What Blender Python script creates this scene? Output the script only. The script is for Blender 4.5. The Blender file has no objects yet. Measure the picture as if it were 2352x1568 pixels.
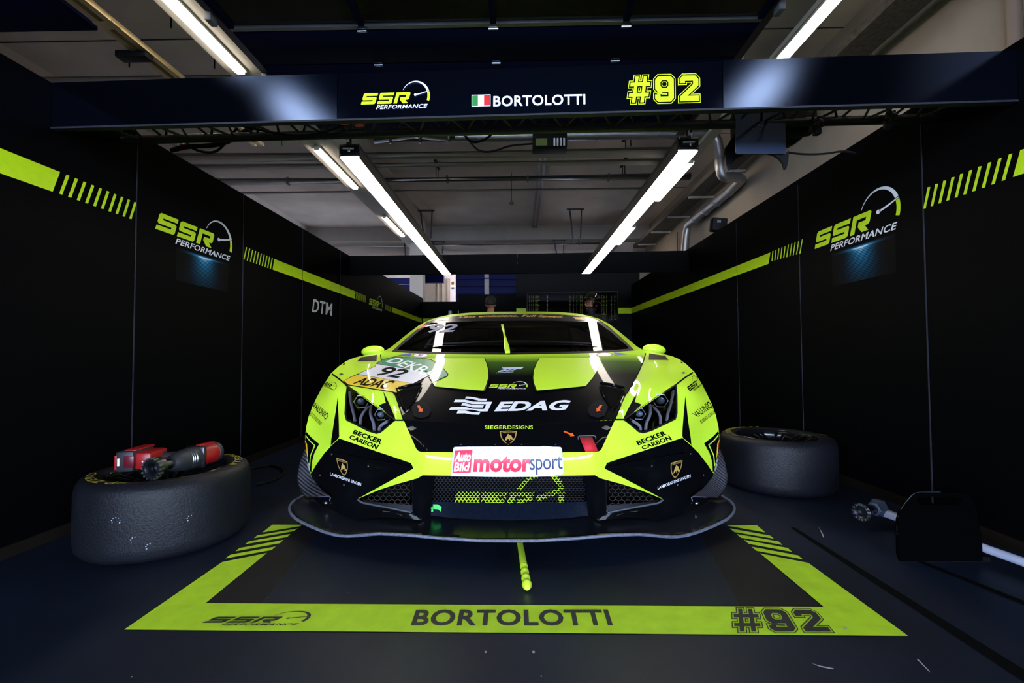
import bpy, bmesh, math, random
import numpy as np
from mathutils import Vector, Matrix, geometry
from mathutils.bvhtree import BVHTree

# ------------------------------------------------------------------ camera, sky, exposure
SC = bpy.context.scene
COL = SC.collection
H = 0.84                      # camera height
F = 16.0 / 36.0 * 2352.0      # focal length in pixels
yaw = math.atan((1195.0 - 1176.0) / F)
pitch = math.atan((815.0 - 784.0) / F)
ROT = (Matrix.Rotation(yaw, 3, 'Z') @ Matrix.Rotation(math.pi / 2 + pitch, 3, 'X') @ Matrix.Rotation(-0.005, 3, 'Z'))
cam_data = bpy.data.cameras.new('camera')
cam_data.lens = 16.0
cam_data.sensor_width = 36.0
cam_data.clip_start = 0.02
cam_data.clip_end = 200
cam = bpy.data.objects.new('camera', cam_data)
COL.objects.link(cam)
cam.matrix_world = Matrix.Translation((0, 0, H)) @ ROT.to_4x4()
SC.camera = cam
SC.view_settings.view_transform = 'Standard'
SC.view_settings.look = 'None'
SC.view_settings.gamma = 1.0
SC.view_settings.use_curve_mapping = False
SC.view_settings.exposure = 0.0
LED, TUBE, SKY = 18.0, 24.0, 33.0
world = bpy.data.worlds.new('sky')
SC.world = world
world.use_nodes = True
wn = world.node_tree
wn.nodes.clear()
wo = wn.nodes.new('ShaderNodeOutputWorld')
wb = wn.nodes.new('ShaderNodeBackground')
wt = wn.nodes.new('ShaderNodeTexCoord')
ws = wn.nodes.new('ShaderNodeSeparateXYZ')
wr = wn.nodes.new('ShaderNodeValToRGB')
wr.color_ramp.elements[0].position = 0.0
wr.color_ramp.elements[0].color = (0.62, 0.74, 0.95, 1)
wr.color_ramp.elements[1].position = 0.6
wr.color_ramp.elements[1].color = (0.42, 0.60, 0.95, 1)
wn.links.new(wt.outputs['Generated'], ws.inputs[0])
wn.links.new(ws.outputs['Z'], wr.inputs[0])
wn.links.new(wr.outputs[0], wb.inputs[0])
wb.inputs[1].default_value = SKY
wn.links.new(wb.outputs[0], wo.inputs[0])

# ------------------------------------------------------------------ helpers
CAM = Vector((0, 0, H))


def ray(u, v):
    return ROT @ Vector(((u - 1176.0) / F, -(v - 784.0) / F, -1.0))


def W(u, v, y):
    d = ray(u, v)
    return CAM + d * (y / d.y)


def WX(u, v, x):
    d = ray(u, v)
    return CAM + d * (x / d.x)


def WZ(u, v, z):
    d = ray(u, v)
    return CAM + d * ((z - H) / d.z)


def srgb(h):
    c = [int(h[i:i + 2], 16) / 255.0 for i in (0, 2, 4)]
    return tuple(x / 12.92 if x <= 0.04045 else ((x + 0.055) / 1.055) ** 2.4 for x in c) + (1.0,)


MATS = {}


def mat(name, col, rough=0.5, metal=0.0, coat=0.0, emit=0.0, noise=0.0, nscale=30.0, bump=0.0, bscale=60.0,
        spec=0.5, trans=0.0, ecol=None, tint=None, coatrough=0.03, coatior=1.5):
    if name in MATS:
        return MATS[name]
    m = bpy.data.materials.new(name)
    m.use_nodes = True
    nt = m.node_tree
    b = nt.nodes['Principled BSDF']
    c = srgb(col) if isinstance(col, str) else tuple(col) + (1.0,)
    b.inputs['Base Color'].default_value = c
    b.inputs['Roughness'].default_value = rough
    b.inputs['Metallic'].default_value = metal
    b.inputs['Coat Weight'].default_value = coat
    b.inputs['Coat Roughness'].default_value = coatrough
    b.inputs['Specular IOR Level'].default_value = spec
    b.inputs['Coat IOR'].default_value = coatior
    if tint:
        b.inputs['Specular Tint'].default_value = tuple(tint) + (1,)
    if trans:
        b.inputs['Transmission Weight'].default_value = trans
    if emit:
        b.inputs['Emission Color'].default_value = (srgb(ecol) if ecol else c)
        b.inputs['Emission Strength'].default_value = emit
    tc = nt.nodes.new('ShaderNodeTexCoord')
    if noise:
        n = nt.nodes.new('ShaderNodeTexNoise')
        n.inputs['Scale'].default_value = nscale
        n.inputs['Detail'].default_value = 6
        nt.links.new(tc.outputs['Object'], n.inputs['Vector'])
        mr = nt.nodes.new('ShaderNodeMapRange')
        mr.inputs[1].default_value = 0.3
        mr.inputs[2].default_value = 0.7
        mr.inputs[3].default_value = 1 - noise
        mr.inputs[4].default_value = 1 + noise
        nt.links.new(n.outputs['Fac'], mr.inputs[0])
        vm = nt.nodes.new('ShaderNodeVectorMath')
        vm.operation = 'SCALE'
        vm.inputs[0].default_value = c[:3]
        nt.links.new(mr.outputs[0], vm.inputs['Scale'])
        nt.links.new(vm.outputs[0], b.inputs['Base Color'])
    if bump:
        n2 = nt.nodes.new('ShaderNodeTexNoise')
        n2.inputs['Scale'].default_value = bscale
        n2.inputs['Detail'].default_value = 4
        nt.links.new(tc.outputs['Object'], n2.inputs['Vector'])
        bp = nt.nodes.new('ShaderNodeBump')
        bp.inputs['Strength'].default_value = bump
        bp.inputs['Distance'].default_value = 0.01
        nt.links.new(n2.outputs['Fac'], bp.inputs['Height'])
        nt.links.new(bp.outputs[0], b.inputs['Normal'])
    MATS[name] = m
    return m


LIME_C = (0.56, 0.84, 0.040)
M_LIME = mat('lime_paint', LIME_C, rough=0.4, coat=0.9, spec=0.05, coatior=1.42)
M_LIMEV = mat('lime_vinyl', (0.52, 0.74, 0.004), rough=0.35, spec=0.3, noise=0.04)
M_LIMEF = mat('lime_floor_tape', (0.45, 0.72, 0.02), rough=0.55, spec=0.3, noise=0.10, nscale=14)
M_BLACK = mat('gloss_black_paint', (0.002, 0.0022, 0.003), rough=0.4, coat=0.35, spec=0.01, coatior=1.3)
M_DECK = mat('black_vinyl', (0.001, 0.001, 0.0015), rough=0.5, spec=0.04)
M_MATT = mat('matt_black', (0.003, 0.003, 0.004), rough=0.6, spec=0.15)
M_DARK = mat('dark_void', (0.002, 0.002, 0.002), rough=0.9, spec=0.05)
M_WHITE = mat('white_vinyl', (0.78, 0.79, 0.84), rough=0.4, spec=0.3)
M_GREY = mat('grey_plastic', (0.10, 0.105, 0.12), rough=0.5, noise=0.1)
M_STEEL = mat('steel', (0.50, 0.52, 0.56), rough=0.28, metal=1.0)
M_DSTEEL = mat('dark_steel', (0.08, 0.085, 0.10), rough=0.35, metal=1.0)
M_RED = mat('red_plastic', (0.30, 0.006, 0.008), rough=0.38, noise=0.06)
M_ORANGE = mat('orange_vinyl', (0.72, 0.10, 0.008), rough=0.5, spec=.15)
M_GOLD = mat('gold_vinyl', (0.55, 0.36, 0.09), rough=0.35, metal=0.3)
M_YEL = mat('yellow_vinyl', (0.85, 0.58, 0.01), rough=0.4, coat=0.8)
M_GREEN = mat('green_vinyl', (0.0, 0.24, 0.10), rough=0.4, coat=0.8)
M_WHITEC = mat('white_coated_vinyl', (0.74, 0.75, 0.82), rough=0.4, coat=0.8)
M_BLUE = mat('blue_vinyl', (0.02, 0.03, 0.30), rough=0.4)
M_PINK = mat('crimson_print', (0.80, 0.03, 0.08), rough=0.4)
M_NAVYP = mat('navy_print', (0.02, 0.04, 0.13), rough=0.4)


def props(o, label=None, cat=None, group=None, kind=None):
    if label:
        o['label'] = label
    if cat:
        o['category'] = cat
    if group:
        o['group'] = group
    if kind:
        o['kind'] = kind
    return o


ORG = {}


def empty(name, loc, label, cat, group=None):
    o = bpy.data.objects.new(name, None)
    COL.objects.link(o)
    o.location = loc
    o.empty_display_size = 0.1
    ORG[o.name] = Vector(loc)
    return props(o, label, cat, group)


def mesh_obj(name, verts, faces, m, parent=None, label=None, cat=None, group=None, kind=None, angle=35, smooth=True):
    org = ORG.get(parent.name, Vector((0, 0, 0))) if parent else Vector((0, 0, 0))
    me = bpy.data.meshes.new(name)
    me.from_pydata([tuple(Vector(v) - org) for v in verts], [], [tuple(f) for f in faces])
    me.validate()
    if smooth:
        me.polygons.foreach_set('use_smooth', [True] * len(me.polygons))
        me.set_sharp_from_angle(angle=math.radians(angle))
    me.materials.append(m)
    me.update()
    o = bpy.data.objects.new(name, me)
    COL.objects.link(o)
    if parent:
        o.parent = parent
    ORG[o.name] = org
    return props(o, label, cat, group, kind)


def basis(d):
    d = Vector(d).normalized()
    a = Vector((0, 0, 1)) if abs(d.z) < 0.9 else Vector((1, 0, 0))
    x = d.cross(a).normalized()
    return x, x.cross(d).normalized(), d


class MB:
    def __init__(s):
        s.v, s.f = [], []

    def add(s, vs, fs):
        b = len(s.v)
        s.v += [Vector(p) for p in vs]
        s.f += [tuple(i + b for i in f) for f in fs]
        return s

    def box(s, c, size, rot=None, bev=0.0, seg=2):
        bm = bmesh.new()
        bmesh.ops.create_cube(bm, size=1.0)
        for p in bm.verts:
            p.co = Vector((p.co.x * size[0], p.co.y * size[1], p.co.z * size[2]))
        if bev:
            bmesh.ops.bevel(bm, geom=bm.edges[:], offset=bev, segments=seg, affect='EDGES', profile=0.5)
        R = rot if rot else Matrix.Identity(3)
        bm.verts.index_update()
        s.add([R @ p.co + Vector(c) for p in bm.verts], [[q.index for q in f.verts] for f in bm.faces])
        bm.free()
        return s

    def span(s, p0, p1, w, h, bev=0.0):
        """box beam from p0 to p1, width w sideways, height h"""
        p0, p1 = Vector(p0), Vector(p1)
        x, y, d = basis(p1 - p0)
        R = Matrix((x, d, y)).transposed()
        return s.box((p0 + p1) / 2, (w, (p1 - p0).length, h), R, bev)

    def cyl(s, p0, p1, r0, r1=None, n=16, caps=True):
        r1 = r0 if r1 is None else r1
        p0, p1 = Vector(p0), Vector(p1)
        x, y, d = basis(p1 - p0)
        vs, fs = [], []
        for p, r in ((p0, r0), (p1, r1)):
            for i in range(n):
                a = 2 * math.pi * i / n
                vs.append(p + x * (r * math.cos(a)) + y * (r * math.sin(a)))
        for i in range(n):
            j = (i + 1) % n
            fs.append((i, j, n + j, n + i))
        if caps:
            fs.append(tuple(range(n - 1, -1, -1)))
            fs.append(tuple(range(n, 2 * n)))
        return s.add(vs, fs)

    def tube(s, pts, r, n=8, close=False, smooth=0):
        P = [Vector(p) for p in pts]
        rl = list(r) if isinstance(r, (list, tuple)) else None
        for _ in range(smooth):
            if rl:
                q_ = [rl[0]]
                for a, b in zip(rl, rl[1:]):
                    q_ += [a * 0.75 + b * 0.25, a * 0.25 + b * 0.75]
                rl = q_ + [rl[-1]]
            Q = [P[0]]
            for a, b in zip(P, P[1:]):
                Q += [a * 0.75 + b * 0.25, a * 0.25 + b * 0.75]
            P = Q + [P[-1]]
        vs, fs = [], []
        k = len(P)
        px = None
        for i, p in enumerate(P):
            if close:
                d = P[(i + 1) % k] - P[i - 1]
            else:
                d = P[min(i + 1, k - 1)] - P[max(i - 1, 0)]
            d = d.normalized()
            if px is None:
                x, y, _ = basis(d)
            else:
                x = (px - d * px.dot(d)).normalized()
                y = d.cross(x)
            px = x
            rr = rl[i] if rl else r
            for j in range(n):
                a = 2 * math.pi * j / n
                vs.append(p + x * (rr * math.cos(a)) + y * (rr * math.sin(a)))
        m = k if close else k - 1
        for i in range(m):
            for j in range(n):
                a, b = i * n, ((i + 1) % k) * n
                q = (j + 1) % n
                fs.append((a + j, a + q, b + q, b + j))
        if not close:
            fs.append(tuple(range(n - 1, -1, -1)))
            fs.append(tuple(range((k - 1) * n, k * n)))
        return s.add(vs, fs)

    def lathe(s, prof, c, axis=(0, 0, 1), n=48, close=False):
        x, y, d = basis(axis)
        c = Vector(c)
        vs, fs = [], []
        for r, t in prof:
            for i in range(n):
                a = 2 * math.pi * i / n
                vs.append(c + d * t + x * (r * math.cos(a)) + y * (r * math.sin(a)))
        k = len(prof)
        for i in range(k if close else k - 1):
            a, b = i * n, ((i + 1) % k) * n
            for j in range(n):
                q = (j + 1) % n
                fs.append((a + j, a + q, b + q, b + j))
        return s.add(vs, fs)

    def ball(s, c, r, n=16, k=10, R=None):
        r = r if isinstance(r, (list, tuple)) else (r, r, r)
        R = R if R else Matrix.Identity(3)
        vs, fs = [], []
        for i in range(k + 1):
            t = math.pi * i / k
            for j in range(n):
                a = 2 * math.pi * j / n
                vs.append(Vector(c) + R @ Vector((r[0] * math.sin(t) * math.cos(a), r[1] * math.sin(t) * math.sin(a), r[2] * math.cos(t))))
        for i in range(k):
            for j in range(n):
                q = (j + 1) % n
                fs.append((i * n + j, (i + 1) * n + j, (i + 1) * n + q, i * n + q))
        return s.add(vs, fs)

    def prism(s, loop3, thick):
        """closed planar loop of 3D points, extruded by vector thick"""
        n = len(loop3)
        t = Vector(thick)
        vs = [Vector(p) for p in loop3] + [Vector(p) + t for p in loop3]
        fs = [tuple(range(n)), tuple(range(2 * n - 1, n - 1, -1))]
        for i in range(n):
            j = (i + 1) % n
            fs.append((j, i, n + i, n + j))
        return s.add(vs, fs)

    def obj(s, name, m, parent=None, label=None, cat=None, group=None, kind=None, angle=35, fix=True):
        me = mesh_obj(name, s.v, s.f, m, parent, label, cat, group, kind, angle)
        if fix:
            bm = bmesh.new()
            bm.from_mesh(me.data)
            bmesh.ops.recalc_face_normals(bm, faces=bm.faces[:])
            bm.to_mesh(me.data)
            bm.free()
        return me


def copy_tree(o, parent=None):
    c = o.copy()
    COL.objects.link(c)
    if parent:
        c.parent = parent
    for ch in list(o.children):
        copy_tree(ch, c)
    return c


# ---- flat shapes: lists of 2D verts and faces
def fill(loops):
    cu = bpy.data.curves.new('tmp', 'CURVE')
    cu.dimensions = '2D'
    cu.fill_mode = 'BOTH'
    for L in loops:
        sp = cu.splines.new('POLY')
        sp.points.add(len(L) - 1)
        sp.use_cyclic_u = True
        for p, q in zip(sp.points, L):
            p.co = (q[0], q[1], 0, 1)
    o = bpy.data.objects.new('tmp', cu)
    me = o.to_mesh()
    # a filled 2D curve keeps one flat sheet
    vs = [(v.co.x, v.co.y) for v in me.vertices]
    fs = [tuple(p.vertices) for p in me.polygons]
    o.to_mesh_clear()
    bpy.data.objects.remove(o)
    bpy.data.curves.remove(cu)
    return vs, fs


def text2d(s, bold=0.0, shear=0.0, space=1.0):
    cu = bpy.data.curves.new('tmp', 'FONT')
    cu.body = s
    cu.offset = bold
    cu.shear = shear
    cu.space_character = space
    cu.resolution_u = 3
    o = bpy.data.objects.new('tmp', cu)
    me = o.to_mesh()
    vs = [(v.co.x, v.co.y) for v in me.vertices]
    fs = [tuple(p.vertices) for p in me.polygons]
    o.to_mesh_clear()
    bpy.data.objects.remove(o)
    bpy.data.curves.remove(cu)
    x0, x1 = min(v[0] for v in vs), max(v[0] for v in vs)
    y0, y1 = min(v[1] for v in vs), max(v[1] for v in vs)
    return [((v[0] - x0) / (x1 - x0), (v[1] - y0) / (y1 - y0)) for v in vs], fs


def merge(*shapes):
    V, Fc = [], []
    for vs, fs in shapes:
        b = len(V)
        V += list(vs)
        Fc += [tuple(i + b for i in f) for f in fs]
    return V, Fc


def xf(shape, fn):
    return [fn(*p) for p in shape[0]], shape[1]


def quad(bl, br, tr, tl, bulge=0.0):
    def fn(s, t):
        a = (1 - s) * (1 - t), s * (1 - t), s * t, (1 - s) * t
        u = a[0] * bl[0] + a[1] * br[0] + a[2] * tr[0] + a[3] * tl[0]
        v = a[0] * bl[1] + a[1] * br[1] + a[2] * tr[1] + a[3] * tl[1]
        return u, v - bulge * 4 * s * (1 - s)
    return fn


def chamfer(L, idx, c):
    out = []
    n = len(L)
    for i, p in enumerate(L):
        if i in idx:
            a, b = L[i - 1], L[(i + 1) % n]
            for q in (a, b):
                d = math.hypot(q[0] - p[0], q[1] - p[1])
                out.append((p[0] + (q[0] - p[0]) * c / d, p[1] + (q[1] - p[1]) * c / d))
        else:
            out.append(p)
    return out


def offset_loop(L, d):
    n = len(L)
    A = sum(L[i][0] * L[(i + 1) % n][1] - L[(i + 1) % n][0] * L[i][1] for i in range(n))
    sg = 1 if A > 0 else -1
    out = []
    for i in range(n):
        p0, p1, p2 = L[i - 1], L[i], L[(i + 1) % n]
        e1 = Vector((p1[0] - p0[0], p1[1] - p0[1])).normalized()
        e2 = Vector((p2[0] - p1[0], p2[1] - p1[1])).normalized()
        n1 = Vector((e1.y, -e1.x)) * sg
        n2 = Vector((e2.y, -e2.x)) * sg
        b = n1 + n2
        b = b / max(0.25, b.dot(n1) * 1.0) if b.length > 1e-6 else n1
        out.append((p1[0] + b.x * d, p1[1] + b.y * d))
    return out


# team logo: letters, gauge and tagline, unit = letter height
def logo_shapes():
    S = chamfer([(0, 0), (1.22, 0), (1.22, .63), (.3, .63), (.3, .74), (1.22, .74), (1.22, 1), (0, 1), (0, .37), (.92, .37), (.92, .26), (0, .26)],
                (1, 2, 7, 8), .09)
    Rl = chamfer([(0, 0), (.3, 0), (.3, .74), (.92, .74), (.92, .57), (.46, .57), (.46, .33), (.80, 0), (1.24, 0), (.93, .31), (1.22, .31), (1.22, 1), (0, 1)],
                 (10, 11), .09)
    sh = 0.28
    lime, white = [], []
    for k, L in ((0, S), (1, S), (2, Rl)):
        lime.append(fill([[(x + k * 1.40 + y * sh, y) for x, y in L]]))
    cx, cy, rx, ry = 4.72, 0.62, 1.22, 1.36

    def arc(a0, a1, t0, t1, n=22):
        o, i = [], []
        for q in range(n + 1):
            a = math.radians(a0 + (a1 - a0) * q / n)
            t = t0 + (t1 - t0) * q / n
            o.append((cx + rx * math.cos(a), cy + ry * math.sin(a)))
            i.append((cx + (rx - t) * math.cos(a), cy + (ry - t) * math.sin(a)))
        return [o + i[::-1]]
    white.append(fill(arc(156, 23, .03, .21)))
    lime.append(fill(arc(17, -20, .21, .22, 10)))
    hub = [(4.68 + .12 * math.cos(a * .5236), .74 + .12 * math.sin(a * .5236)) for a in range(12)]
    white.append(fill([hub]))
    white.append(fill([[(4.75, .70), (5.2, .80), (5.88, 1.05), (5.86, 1.10), (5.15, .90), (4.73, .80)]]))
    white.append(xf(text2d('PERFORMANCE', 0.02, 0.3, 1.05), lambda s, t: (1.3 + s * 4.45, -.47 + t * .36)))
    return merge(*lime), merge(*white)


LOGO_L, LOGO_W = logo_shapes()


def number_shapes():
    nine = [(.14, 0), (.66, 0), (.8, .14), (.8, .86), (.66, 1), (.14, 1), (0, .86), (0, .5), (.14, .36), (.54, .36), (.54, .24), (.26, .24), (.26, .32), (0, .32), (0, .14)]
    hole = [(.26, .62), (.32, .56), (.48, .56), (.54, .62), (.54, .74), (.48, .8), (.32, .8), (.26, .74)]
    two = [(0, 0), (.8, 0), (.8, .24), (.38, .24), (.8, .58), (.8, .86), (.66, 1), (.14, 1), (0, .86), (0, .68), (.26, .68), (.26, .76), (.54, .76), (.54, .66), (0, .2)]
    hs = [(.16, 0), (.34, 0), (.34, .22), (.5, .22), (.5, 0), (.68, 0), (.68, .22), (.84, .22), (.84, .4), (.68, .4), (.68, .6), (.84, .6), (.84, .78), (.68, .78), (.68, 1), (.5, 1), (.5, .78), (.34, .78), (.34, 1), (.16, 1), (.16, .78), (0, .78), (0, .6), (.16, .6), (.16, .4), (0, .4), (0, .22), (.16, .22)]
    hs = [(x + y * .14 - .07, y) for x, y in hs]
    hh = [(x + y * .14 - .07, y) for x, y in [(.34, .4), (.5, .4), (.5, .6), (.34, .6)]]
    out, rim = [], []
    for dx, L, hl in ((0, hs, hh), (1.03, nine, hole), (2.03, two, None)):
        L = [(x + dx, y) for x, y in L]
        hl = [(x + dx, y) for x, y in hl] if hl else None
        out.append(fill([offset_loop(L, -.02)] + ([offset_loop(hl, .02)] if hl else [])))
        rim.append(fill([offset_loop(L, .055), offset_loop(L, .025)]))
        if hl:
            rim.append(fill([offset_loop(hl, -.025), offset_loop(hl, -.055)]))
    return merge(*(out + rim))


NUM92 = number_shapes()          # about 2.83 wide, 1 high


def refine(shape, maxlen, passes=5):
    bm = bmesh.new()
    vs = [bm.verts.new((p[0], p[1], 0)) for p in shape[0]]
    for f in shape[1]:
        try:
            bm.faces.new([vs[i] for i in f])
        except ValueError:
            pass
    for _ in range(passes):
        es = [e for e in bm.edges if e.calc_length() > maxlen]
        if not es:
            break
        bmesh.ops.subdivide_edges(bm, edges=es, cuts=1, use_grid_fill=True)
        bmesh.ops.triangulate(bm, faces=[f for f in bm.faces if len(f.verts) > 3])
    bm.verts.index_update()
    r = [(v.co.x, v.co.y) for v in bm.verts], [tuple(v.index for v in f.verts) for f in bm.faces]
    bm.free()
    return r


def flat_decal(name, shape, fn, n, m, parent, **k):
    """shape mapped by fn (2D -> 3D) and lifted 2 mm along normal n"""
    n = Vector(n)
    vs = [Vector(fn(*p)) + n * 0.002 for p in shape[0]]
    fs = []
    for f in shape[1]:
        a, b, c = vs[f[0]], vs[f[1]], vs[f[2]]
        fs.append(f if (b - a).cross(c - a).dot(n) > 0 else f[::-1])
    return mesh_obj(name, vs, fs, m, parent, smooth=False, **k)

# ------------------------------------------------------------------ the setting
XL, XR, ZW = -2.163, 2.10, 2.11
YB = 10.05

M_FLOOR = mat('navy_floor_mat', (0.0062, 0.0105, 0.023), rough=0.45, noise=0.35, nscale=2.2, bump=0.05, bscale=220, spec=0.22)
M_FLOOR2 = mat('brown_grey_runner', (0.011, 0.010, 0.012), rough=0.5, noise=0.2, nscale=4, spec=.2)
M_CEIL = mat('pale_concrete', (0.62, 0.54, 0.49), rough=0.9, noise=0.10, nscale=1.6, spec=0.2)
M_HALLW = mat('beige_plaster', (0.25, 0.21, 0.17), rough=0.9, noise=0.06, nscale=3, spec=0.2)
M_BEAM = mat('painted_beam', (0.45, 0.43, 0.40), rough=0.85, noise=0.05, nscale=3, spec=0.2)
M_NAVYD = mat('navy_door_panel', (0.004, 0.006, 0.032), rough=0.8, spec=0.02, bump=0.04, bscale=90)
M_BLUED = mat('blue_shutter', (0.006, 0.011, 0.085), rough=0.6, spec=.15)
M_ASPH = mat('asphalt', (0.03, 0.03, 0.032), rough=0.9, noise=0.2, nscale=40)
M_SEAM = mat('panel_edge_trim', (0.022, 0.023, 0.036), rough=0.45, spec=.2)
M_PIPE = mat('galvanised_pipe', (0.30, 0.30, 0.31), rough=0.42, metal=0.85, noise=0.08, nscale=8)
M_PIPEG = mat('grey_painted_pipe', (0.42, 0.40, 0.40), rough=0.6)


def slab(name, lo, hi, m, kind='structure', parent=None, **k):
    c = [(a + b) / 2 for a, b in zip(lo, hi)]
    return MB().box(c, [b - a for a, b in zip(lo, hi)]).obj(name, m, parent, kind=kind, **k)


floor = slab('floor', (-6.5, -0.6, -0.1), (4.6, 15.0, 0.0), M_FLOOR)
slab('floor_pit_lane', (-30, -40, -0.12), (30, -0.6, -0.005), M_ASPH)
slab('ceiling', (-6.5, -0.6, 4.45), (4.6, 15.0, 4.65), M_CEIL)
slab('unseen_canopy', (-12, -14.2, 4.2), (12, -0.6, 4.45), mat('dark_canopy_soffit', (.02, .02, .025), rough=.8, spec=.1))  # unseen overhang, lengthened to keep sky out of the sign's reflection
slab('wall_hall_right', (3.6, -0.6, 0), (3.8, 13.0, 4.45), M_HALLW)
slab('wall_hall_left', (-6.15, -0.6, 0), (-5.95, 15.0, 4.45), M_CEIL)
slab('wall_front_left', (-6.5, -0.75, 0), (-2.75, -0.6, 4.45), M_DECK)
slab('wall_front_right', (2.45, -0.75, 0), (4.6, -0.6, 4.45), M_DECK)
slab('wall_hall_back', (-5.95, 13.0, 3.3), (3.8, 13.15, 4.45), M_CEIL)
slab('wall_hall_back_low', (1.25, 13.0, 0), (3.8, 13.15, 3.3), M_HALLW)
slab('wall_hall_far', (-6.5, 14.8, 0), (-0.45, 15.0, 4.45), M_CEIL)
slab('wall_pit_opposite', (-40, -30.3, 0), (40, -30, 1.6), M_ASPH)

wl = slab('wall_left', (XL - 0.06, -0.55, 0), (XL, YB + 0.06, ZW), M_DECK)
wr_ = slab('wall_right', (XR, -0.55, 0), (XR + 0.06, 8.6, ZW + .04), M_DECK)
wb1 = slab('wall_back', (XL - 0.06, YB, 0), (-1.38, YB + 0.06, 2.03), M_DECK)
wb2 = slab('wall_back_middle', (-1.38, YB, 0), (-0.08, YB + 0.06, 2.19), M_DECK)
wb3 = slab('wall_back_right', (-0.08, 8.6, 0), (2.26, 8.72, 2.5), mat('charcoal_panel', (0.0022, 0.0022, 0.003), rough=0.5, spec=0.06))
slab('wall_back_side', (-0.08, 8.72, 0), (-0.02, YB + 0.06, 2.5), M_DECK)


def lw(u, v):
    return WX(u, v, XL)


def rw(u, v):
    return WX(u, v, XR)


NL, NR = (1, 0, 0), (-1, 0, 0)


def wall_poly(name, loops, fn, n, m, parent, **k):
    sh = merge(*[(L, [tuple(range(len(L)))]) for L in loops])
    return flat_decal(name, sh, fn, n, m, parent, **k)


def strokes(first, last, num):
    """evenly spaced slanted strokes between two measured ones (world 3D)"""
    out = []
    for k in range(num):
        t = k / (num - 1)
        out.append([a.lerp(b, t) for a, b in zip(first, last)])
    return out


def hatch(name, f, l, num, fn, n, parent, m=M_LIMEV):
    A = [fn(*p) for p in f]
    B = [fn(*p) for p in l]
    for q in strokes(A, B, num):
        flat_decal(name, ([(i, 0) for i in range(4)], [(0, 1, 2, 3)]), lambda i, z, q=q: q[int(i)], n, m, parent)


def c3(x0, y0, sc, pts):
    return [(x0 + a / sc, y0 + b / sc) for a, b in pts]


# left wall livery
wall_poly('lime_band', [[(-400, 180), (137, 395), (120, 440), (-400, 258)]], lw, NL, M_LIMEV, wl)
hatch('lime_stroke', c3(0, 0, 2.94, [(445, 1178), (467, 1186), (418, 1313), (396, 1307)]),
      c3(0, 0, 2.94, [(905, 1362), (920, 1368), (886, 1479), (870, 1475)]), 10, lw, NL, wl)
K = (540, 540, 5.113)
hatch('lime_stroke', c3(*K, [(125, 140), (138, 144), (108, 287), (95, 283)]), c3(*K, [(428, 264), (440, 268), (417, 396), (405, 392)]), 10, lw, NL, wl)
wall_poly('lime_band', [c3(*K, [(458, 278), (1415, 660), (1403, 745), (437, 403)])], lw, NL, M_LIMEV, wl)
hatch('lime_stroke', c3(*K, [(1422, 662), (1427, 664), (1421, 754), (1416, 752)]), c3(*K, [(1530, 709), (1534, 711), (1527, 790), (1523, 788)]), 10, lw, NL, wl)
hatch('lime_stroke', c3(*K, [(1765, 812), (1768, 813), (1764, 878), (1761, 877)]), c3(*K, [(1830, 838), (1833, 839), (1830, 902), (1827, 901)]), 9, lw, NL, wl)
wall_poly('lime_band', [c3(*K, [(1843, 845), (2190, 978), (2190, 1028), (1843, 905)])], lw, NL, M_LIMEV, wl)
flat_decal('series_lettering', text2d('DTM', 0.018, 0.0, 1.05), lambda s, t: lw(*quad((716, 716), (762, 725), (763, 697.4), (720, 686.3))(s, t)), NL,
           mat('grey_white_vinyl', (0.42, 0.43, 0.47), rough=0.4), wl)
for u in (306, 555, 693, 780):
    y = lw(u, 815).y
    MB().box((XL + 0.001, y, ZW / 2), (0.004, 0.006, ZW)).obj('panel_joint', M_SEAM, wl)
# right wall livery
K = (1552, 0, 2.94)
hatch('lime_stroke', c3(*K, [(1704, 1263), (1723, 1261), (1691, 1407), (1674, 1411)]), c3(*K, [(2253, 1043), (2277, 1036), (2228, 1215), (2203, 1222)]), 10, rw, NR, wr_)
wall_poly('lime_band', [[(2344.5, 345), (2800, 168), (2800, 252), (2327.5, 406.5)]], rw, NR, M_LIMEV, wr_)
wall_poly('lime_band', [[(1450, 707), (1770, 579.5), (1766, 605.5), (1450, 720)]], rw, NR, M_LIMEV, wr_)
K = (1540, 240, 4.356)
hatch('lime_stroke', c3(*K, [(1022, 1467), (1033, 1463), (1023, 1564), (1012, 1568)]), c3(*K, [(1317, 1348), (1327, 1345), (1303, 1488), (1292, 1492)]), 10, rw, NR, wr_)
for u in (2132, 1697, 1842):
    y = rw(u, 815).y
    MB().box((XR - 0.001, y, ZW / 2), (0.004, 0.006, ZW)).obj('panel_joint', M_SEAM, wr_)
slab('baseboard_right', (XR - 0.012, -0.5, 0), (XR, 8.6, 0.05), mat('brown_skirting', (0.006, 0.004, 0.0025), rough=0.8, spec=.1))
slab('baseboard_left', (XL, -0.5, 0), (XL + 0.012, YB, 0.05), MATS['brown_skirting'])


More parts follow.
